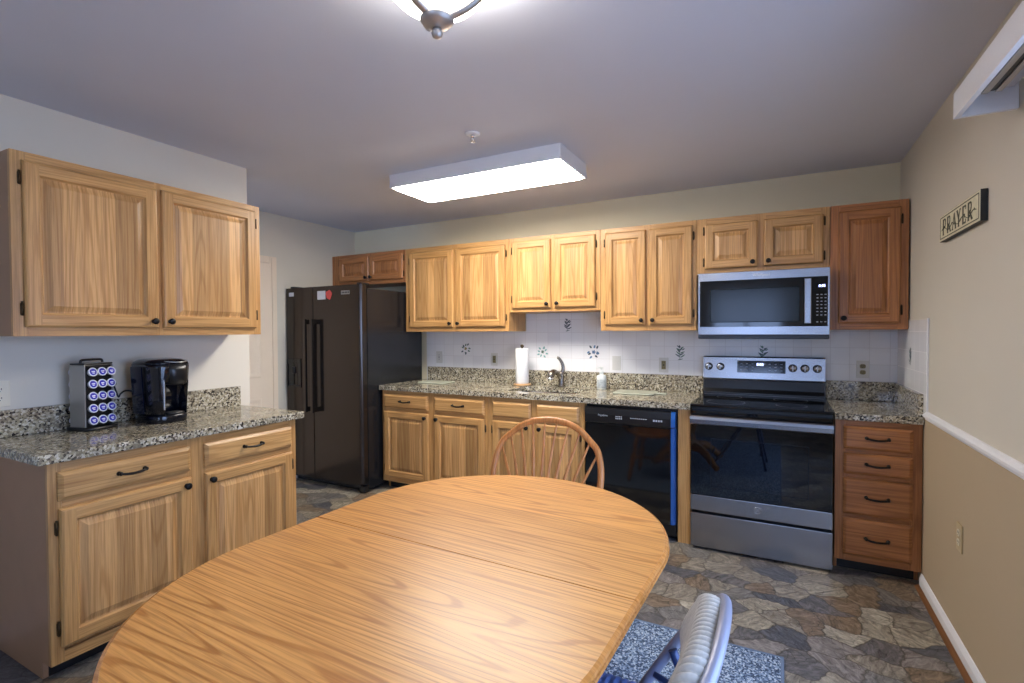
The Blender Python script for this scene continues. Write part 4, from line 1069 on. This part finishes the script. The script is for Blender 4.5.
# ---------------------------------------------------------------- dining table
def table():
    cx, cy, zt = -1.502, -2.86, .75
    t = Thing('dining_table', 'oval honey oak dining table filling the foreground', 'table', (cx, cy, .0095), R(-2), local=True)
    zt -= .0095
    def half(s, ins=0, z=0):
        L = []
        r, hl = .553 - ins, .245
        n = 40
        for k in range(n + 1):
            a = PI * k / n
            L.append((r * math.cos(a), s * (hl + (r) * math.sin(a)), z))
        L += [(-r, s * .0019, z), (r, s * .0019, z)]
        return L
    for s in (1, -1):
        mb = MB(); L = []
        for ins, dz in ((.012, -.030), (.003, -.027), (0, -.021), (.001, -.015), (.005, -.0135), (.005, -.011), (.002, -.009), (.004, -.004), (.012, 0)):
            L.append(half(s, ins, zt + dz))
        mb.loft(L, smooth=False)
        for f in mb.bm.faces:
            c = f.calc_center_median()
            f.material_index = 0 if c.z > zt - .0005 else 1
        mb.build('tabletop_half', [TABLE, TABLE_EDGE], t.o)
    mb = MB(); L = []
    o_ = [(.47 * math.cos(a), (.235 if math.sin(a) > 0 else -.235) + .47 * math.sin(a)) for a in [2 * PI * (k + .5) / 48 for k in range(48)]]
    i_ = [(x * .955, y * .965) for x, y in o_]
    z1, z0 = zt - .0305, zt - .10
    mb.loft([[(x, y, z1) for x, y in o_], [(x, y, z0) for x, y in o_], [(x, y, z0) for x, y in i_], [(x, y, z1) for x, y in i_], [(x, y, z1) for x, y in o_]], cap=False, smooth=False)
    mb.build('apron', TABLE_EDGE, t.o)
    mb = MB(); mb.lathe([(.12, .14), (.12, .20), (.08, .24), (.065, .30), (.085, .38), (.10, .45), (.075, .53), (.06, .57), (.10, .60), (.16, .63), (.16, zt - .031)], (0, 0, 0), 'z', 32); mb.build('pedestal', TABLE_EDGE, t.o)
    for k in range(4):
        a = R(45 + 90 * k); c, s_ = math.cos(a), math.sin(a); mb = MB()
        p = smooth_path([(.11 * c, .11 * s_, .17), (.2 * c, .2 * s_, .165), (.3 * c, .3 * s_, .11), (.38 * c, .38 * s_, .05), (.43 * c, .43 * s_, .028)], 5); n = len(p)
        mb.tube(p, [.045 - .02 * i / n for i in range(n)], 12); mb.build('foot', TABLE_EDGE, t.o)
table()

# ---------------------------------------------------------------- spindle-back chair at the table's far end
def windsor():
    t = Thing('spindle_chair', 'oak bow-back spindle chair at the far end of the table', 'chair', (-1.665, -2.05, .0110), 0, local=True)
    dz = -.0095
    def by(z): return .155 + (z - .45) * .33
    half = [(.205, .44), (.240, .50), (.266, .58), (.280, .66), (.275, .74), (.252, .81), (.212, .850), (.158, .893), (.09, .921), (0, .932)]
    pts = [(x, by(z), z + dz) for x, z in half] + [(-x, by(z), z + dz) for x, z in half[-2::-1]]
    pts = smooth_path(pts, 4)
    mb = MB(); mb.tube(pts, .0155, 14, flat=(0, 1, -.33), fx=.85); mb.build('bow', CHAIR_OAK, t.o)
    def bow_z(x):
        h = sorted(half); 
        for (a, za), (b, zb) in zip(h[:], h[1:]):
            if a <= abs(x) <= b and zb > .7 or a <= abs(x) <= b and za > .7: return za + (zb - za) * (abs(x) - a) / (b - a)
        return .74
    H2 = [(0, .932), (.09, .921), (.158, .893), (.212, .850), (.252, .80), (.275, .735)]
    def bz(x):
        for (a, za), (b, zb) in zip(H2, H2[1:]):
            if a <= x <= b: return za + (zb - za) * (x - a) / (b - a)
        return .74
    for xt, xb in ((.032, .014), (.095, .040), (.156, .066), (.21, .092), (.252, .117)):
        for s in (-1, 1):
            z1 = bz(xt) - .008
            p = smooth_path([(s * xb, .165, .445 + dz), (s * (xb * .75 + xt * .25 - .004), .165 + (by(z1) - .165) * .3, .445 + (z1 - .445) * .33 + dz), (s * (xb * .32 + xt * .68 - .004), .165 + (by(z1) - .165) * .7, .445 + (z1 - .445) * .7 + dz), (s * xt, by(z1), z1 + dz)], 5); n = len(p)
            mb = MB(); mb.tube(p, [.0045 + .0032 * math.sin(PI * min(1, (i / n) * 1.0 + .08)) for i in range(n)], 8); mb.build('spindle', CHAIR_OAK, t.o)
    mb = MB()
    def seat(z, k, drop=0): 
        L = []
        for x, y, _ in sell(0, 0, 0, .225 * k, .205 * k, 2.7, 44):
            yy = y; w_ = 1 - .10 * (yy / .2) * .8
            L.append((x * w_, yy, z))
        return L
    mb.loft([seat(.415 + dz, .90), seat(.420 + dz, .97), seat(.435 + dz, 1.0), seat(.447 + dz, .98), seat(.452 + dz, .93), seat(.446 + dz, .7), seat(.440 + dz, .4), seat(.438 + dz, .1)]); mb.build('seat', CHAIR_OAK, t.o)
    for sx in (-1, 1):
        for sy in (-1, 1):
            a = Vector((sx * .14, sy * .13, .416 + dz)); b = Vector((sx * .205, sy * .20, .001)); mb = MB()
            rr = [.015, .017, .021, .018, .012, .017, .022, .023, .02, .014, .018, .016, .011]
            mb.tube([a + (b - a) * (i / 12) for i in range(13)], rr, 12); mb.build('leg', CHAIR_OAK, t.o)
        mb = MB(); mb.tube([(sx * .178, -.17, .18), (sx * .178, 0, .18), (sx * .178, .17, .18)], [.008, .014, .008], 10); mb.build('stretcher', CHAIR_OAK, t.o)
    mb = MB(); mb.tube([(-.17, 0, .18), (0, 0, .18), (.17, 0, .18)], [.008, .013, .008], 10); mb.build('stretcher', CHAIR_OAK, t.o)
windsor()

# ---------------------------------------------------------------- padded folding chair at the table's right side (faces -X)
def folding_chair():
    YC = -2.94
    t = Thing('folding_chair', 'grey padded metal folding chair on the rug, right of the table', 'chair', (-1.044, YC, .0095 - .04), 0, local=True)
    # local: x forward is -x, y along the rail, z up from the rug
    hw = .222
    def rail(z): return .0 if z < 0 else z
    side = [(-.33, .012), (.16, .63), (.215, .73)]
    # main tube: front foot, up the side, arched over the back, down to the other foot
    half = [(-.22, hw, .053), (-.06, hw, .268), (.09, hw, .514), (.168, hw, .642), (.226, hw - .006, .722), (.258, hw - .04, .767), (.273, hw - .105, .789), (.279, 0, .802)]
    pts = half + [(x, -y, z) for x, y, z in half[-2::-1]]
    mb = MB(); mb.tube(smooth_path(pts, 6), .0128, 14); f = mb.build('back_frame', TUBE, t.o)
    for s in (-1, 1):
        mb = MB(); mb.tube(smooth_path([(.142, s * (hw - .018), .60), (.168, s * (hw - .026), .54), (.20, s * (hw - .03), .42), (.27, s * (hw - .03), .053)], 5), .0115, 12); lg = mb.build('rear_leg', TUBED, t.o)
        mb = MB(); mb.tube([(.095, s * (hw - .012), .520), (.180, s * (hw - .026), .500)], .008, 8); mb.build('side_brace', TUBED, t.o)
    mb = MB(); mb.tube([(.225, -hw + .03, .20), (.225, hw - .03, .20)], .008, 10); mb.build('cross_bar', TUBED, t.o)
    mb = MB(); mb.tube([(-.22, -hw, .152), (-.22, hw, .152)], .008, 10); mb.build('cross_bar', TUBED, t.o)
    # seat pad: ribs run across (along y)
    mb = MB(); NU, NV = 96, 13; top = []
    def seat_pt(i, j):
        u = i / (NU - 1); v = j / (NV - 1)
        x = -.33 + .43 * u; yy = (v * 2 - 1) * (.208 - .015 * (1 - u))
        e = min(1, min(u, 1 - u) * 9) ** .5; e2 = min(1, min(v, 1 - v) * 7) ** .5
        z = .472 + .045 * min(e, e2) + .0045 * abs(math.sin(u * PI * 22)) * min(e, e2) + .018 * (1 - u) * .5
        return (x, yy, z)
    vs = [[mb.bm.verts.new(seat_pt(i, j)) for j in range(NV)] for i in range(NU)]
    for i in range(NU - 1):
        for j in range(NV - 1):
            q = mb.bm.faces.new((vs[i][j], vs[i + 1][j], vs[i + 1][j + 1], vs[i][j + 1])); q.smooth = True
    bt = [[mb.bm.verts.new((seat_pt(i, j)[0], seat_pt(i, j)[1], .465)) for j in (0, NV - 1)] for i in (0, NU - 1)]
    mb.bm.faces.new((bt[0][0], bt[0][1], bt[1][1], bt[1][0]))
    for i in range(NU - 1):
        pass
    mb.bm.faces.new([vs[i][0] for i in range(NU)] + [bt[1][0], bt[0][0]]); mb.bm.faces.new([vs[i][NV - 1] for i in range(NU)] + [bt[1][1], bt[0][1]])
    mb.bm.faces.new([vs[0][j] for j in range(NV)] + [bt[0][1], bt[0][0]]); mb.bm.faces.new([vs[NU - 1][j] for j in range(NV)] + [bt[1][1], bt[1][0]])
    mb.build('seat_pad', RIB_BLUE_CAST, t.o)
    # backrest pad: padded shell under the arched rail, upright ribs wrap over its top
    mb = MB(); NY, NP = 221, 18; loops = []
    for i in range(NY):
        v = -1 + 2 * i / (NY - 1); yy = v * (hw - .022)
        a = abs(v); q = max(0, a - .5) ** 2 / .25
        zt_, xt_ = .793 - .006 * a * a - .050 * q, .269 - .003 * a * a - .030 * q
        zb_, xb_ = .630 + .004 * a * a, .222 - .042 * a * a
        rib = .009 * abs(math.sin((v + 1) * PI * 11.5)) ** .7; th = .042 * (1 - .5 * a ** 8); L = []
        d = Vector((xb_ - xt_, zb_ - zt_)); n_ = Vector((d.y, -d.x)).normalized()      # forward normal
        if n_.x > 0: n_ = -n_
        for k in range(NP):
            ph = PI * k / (NP - 1); c, s_ = math.cos(ph), math.sin(ph)
            f = .5 - .5 * math.copysign(abs(c) ** .7, c)
            o_ = (th + rib) * abs(s_) ** .6
            L.append((xt_ + d.x * f + n_.x * o_, yy, zt_ + d.y * f + n_.y * o_ + (rib * .7 if c > .5 else 0)))
        loops.append(L)
    mb.loft(loops, smooth=True); mb.build('back_pad', RIB_GREY, t.o)
folding_chair()
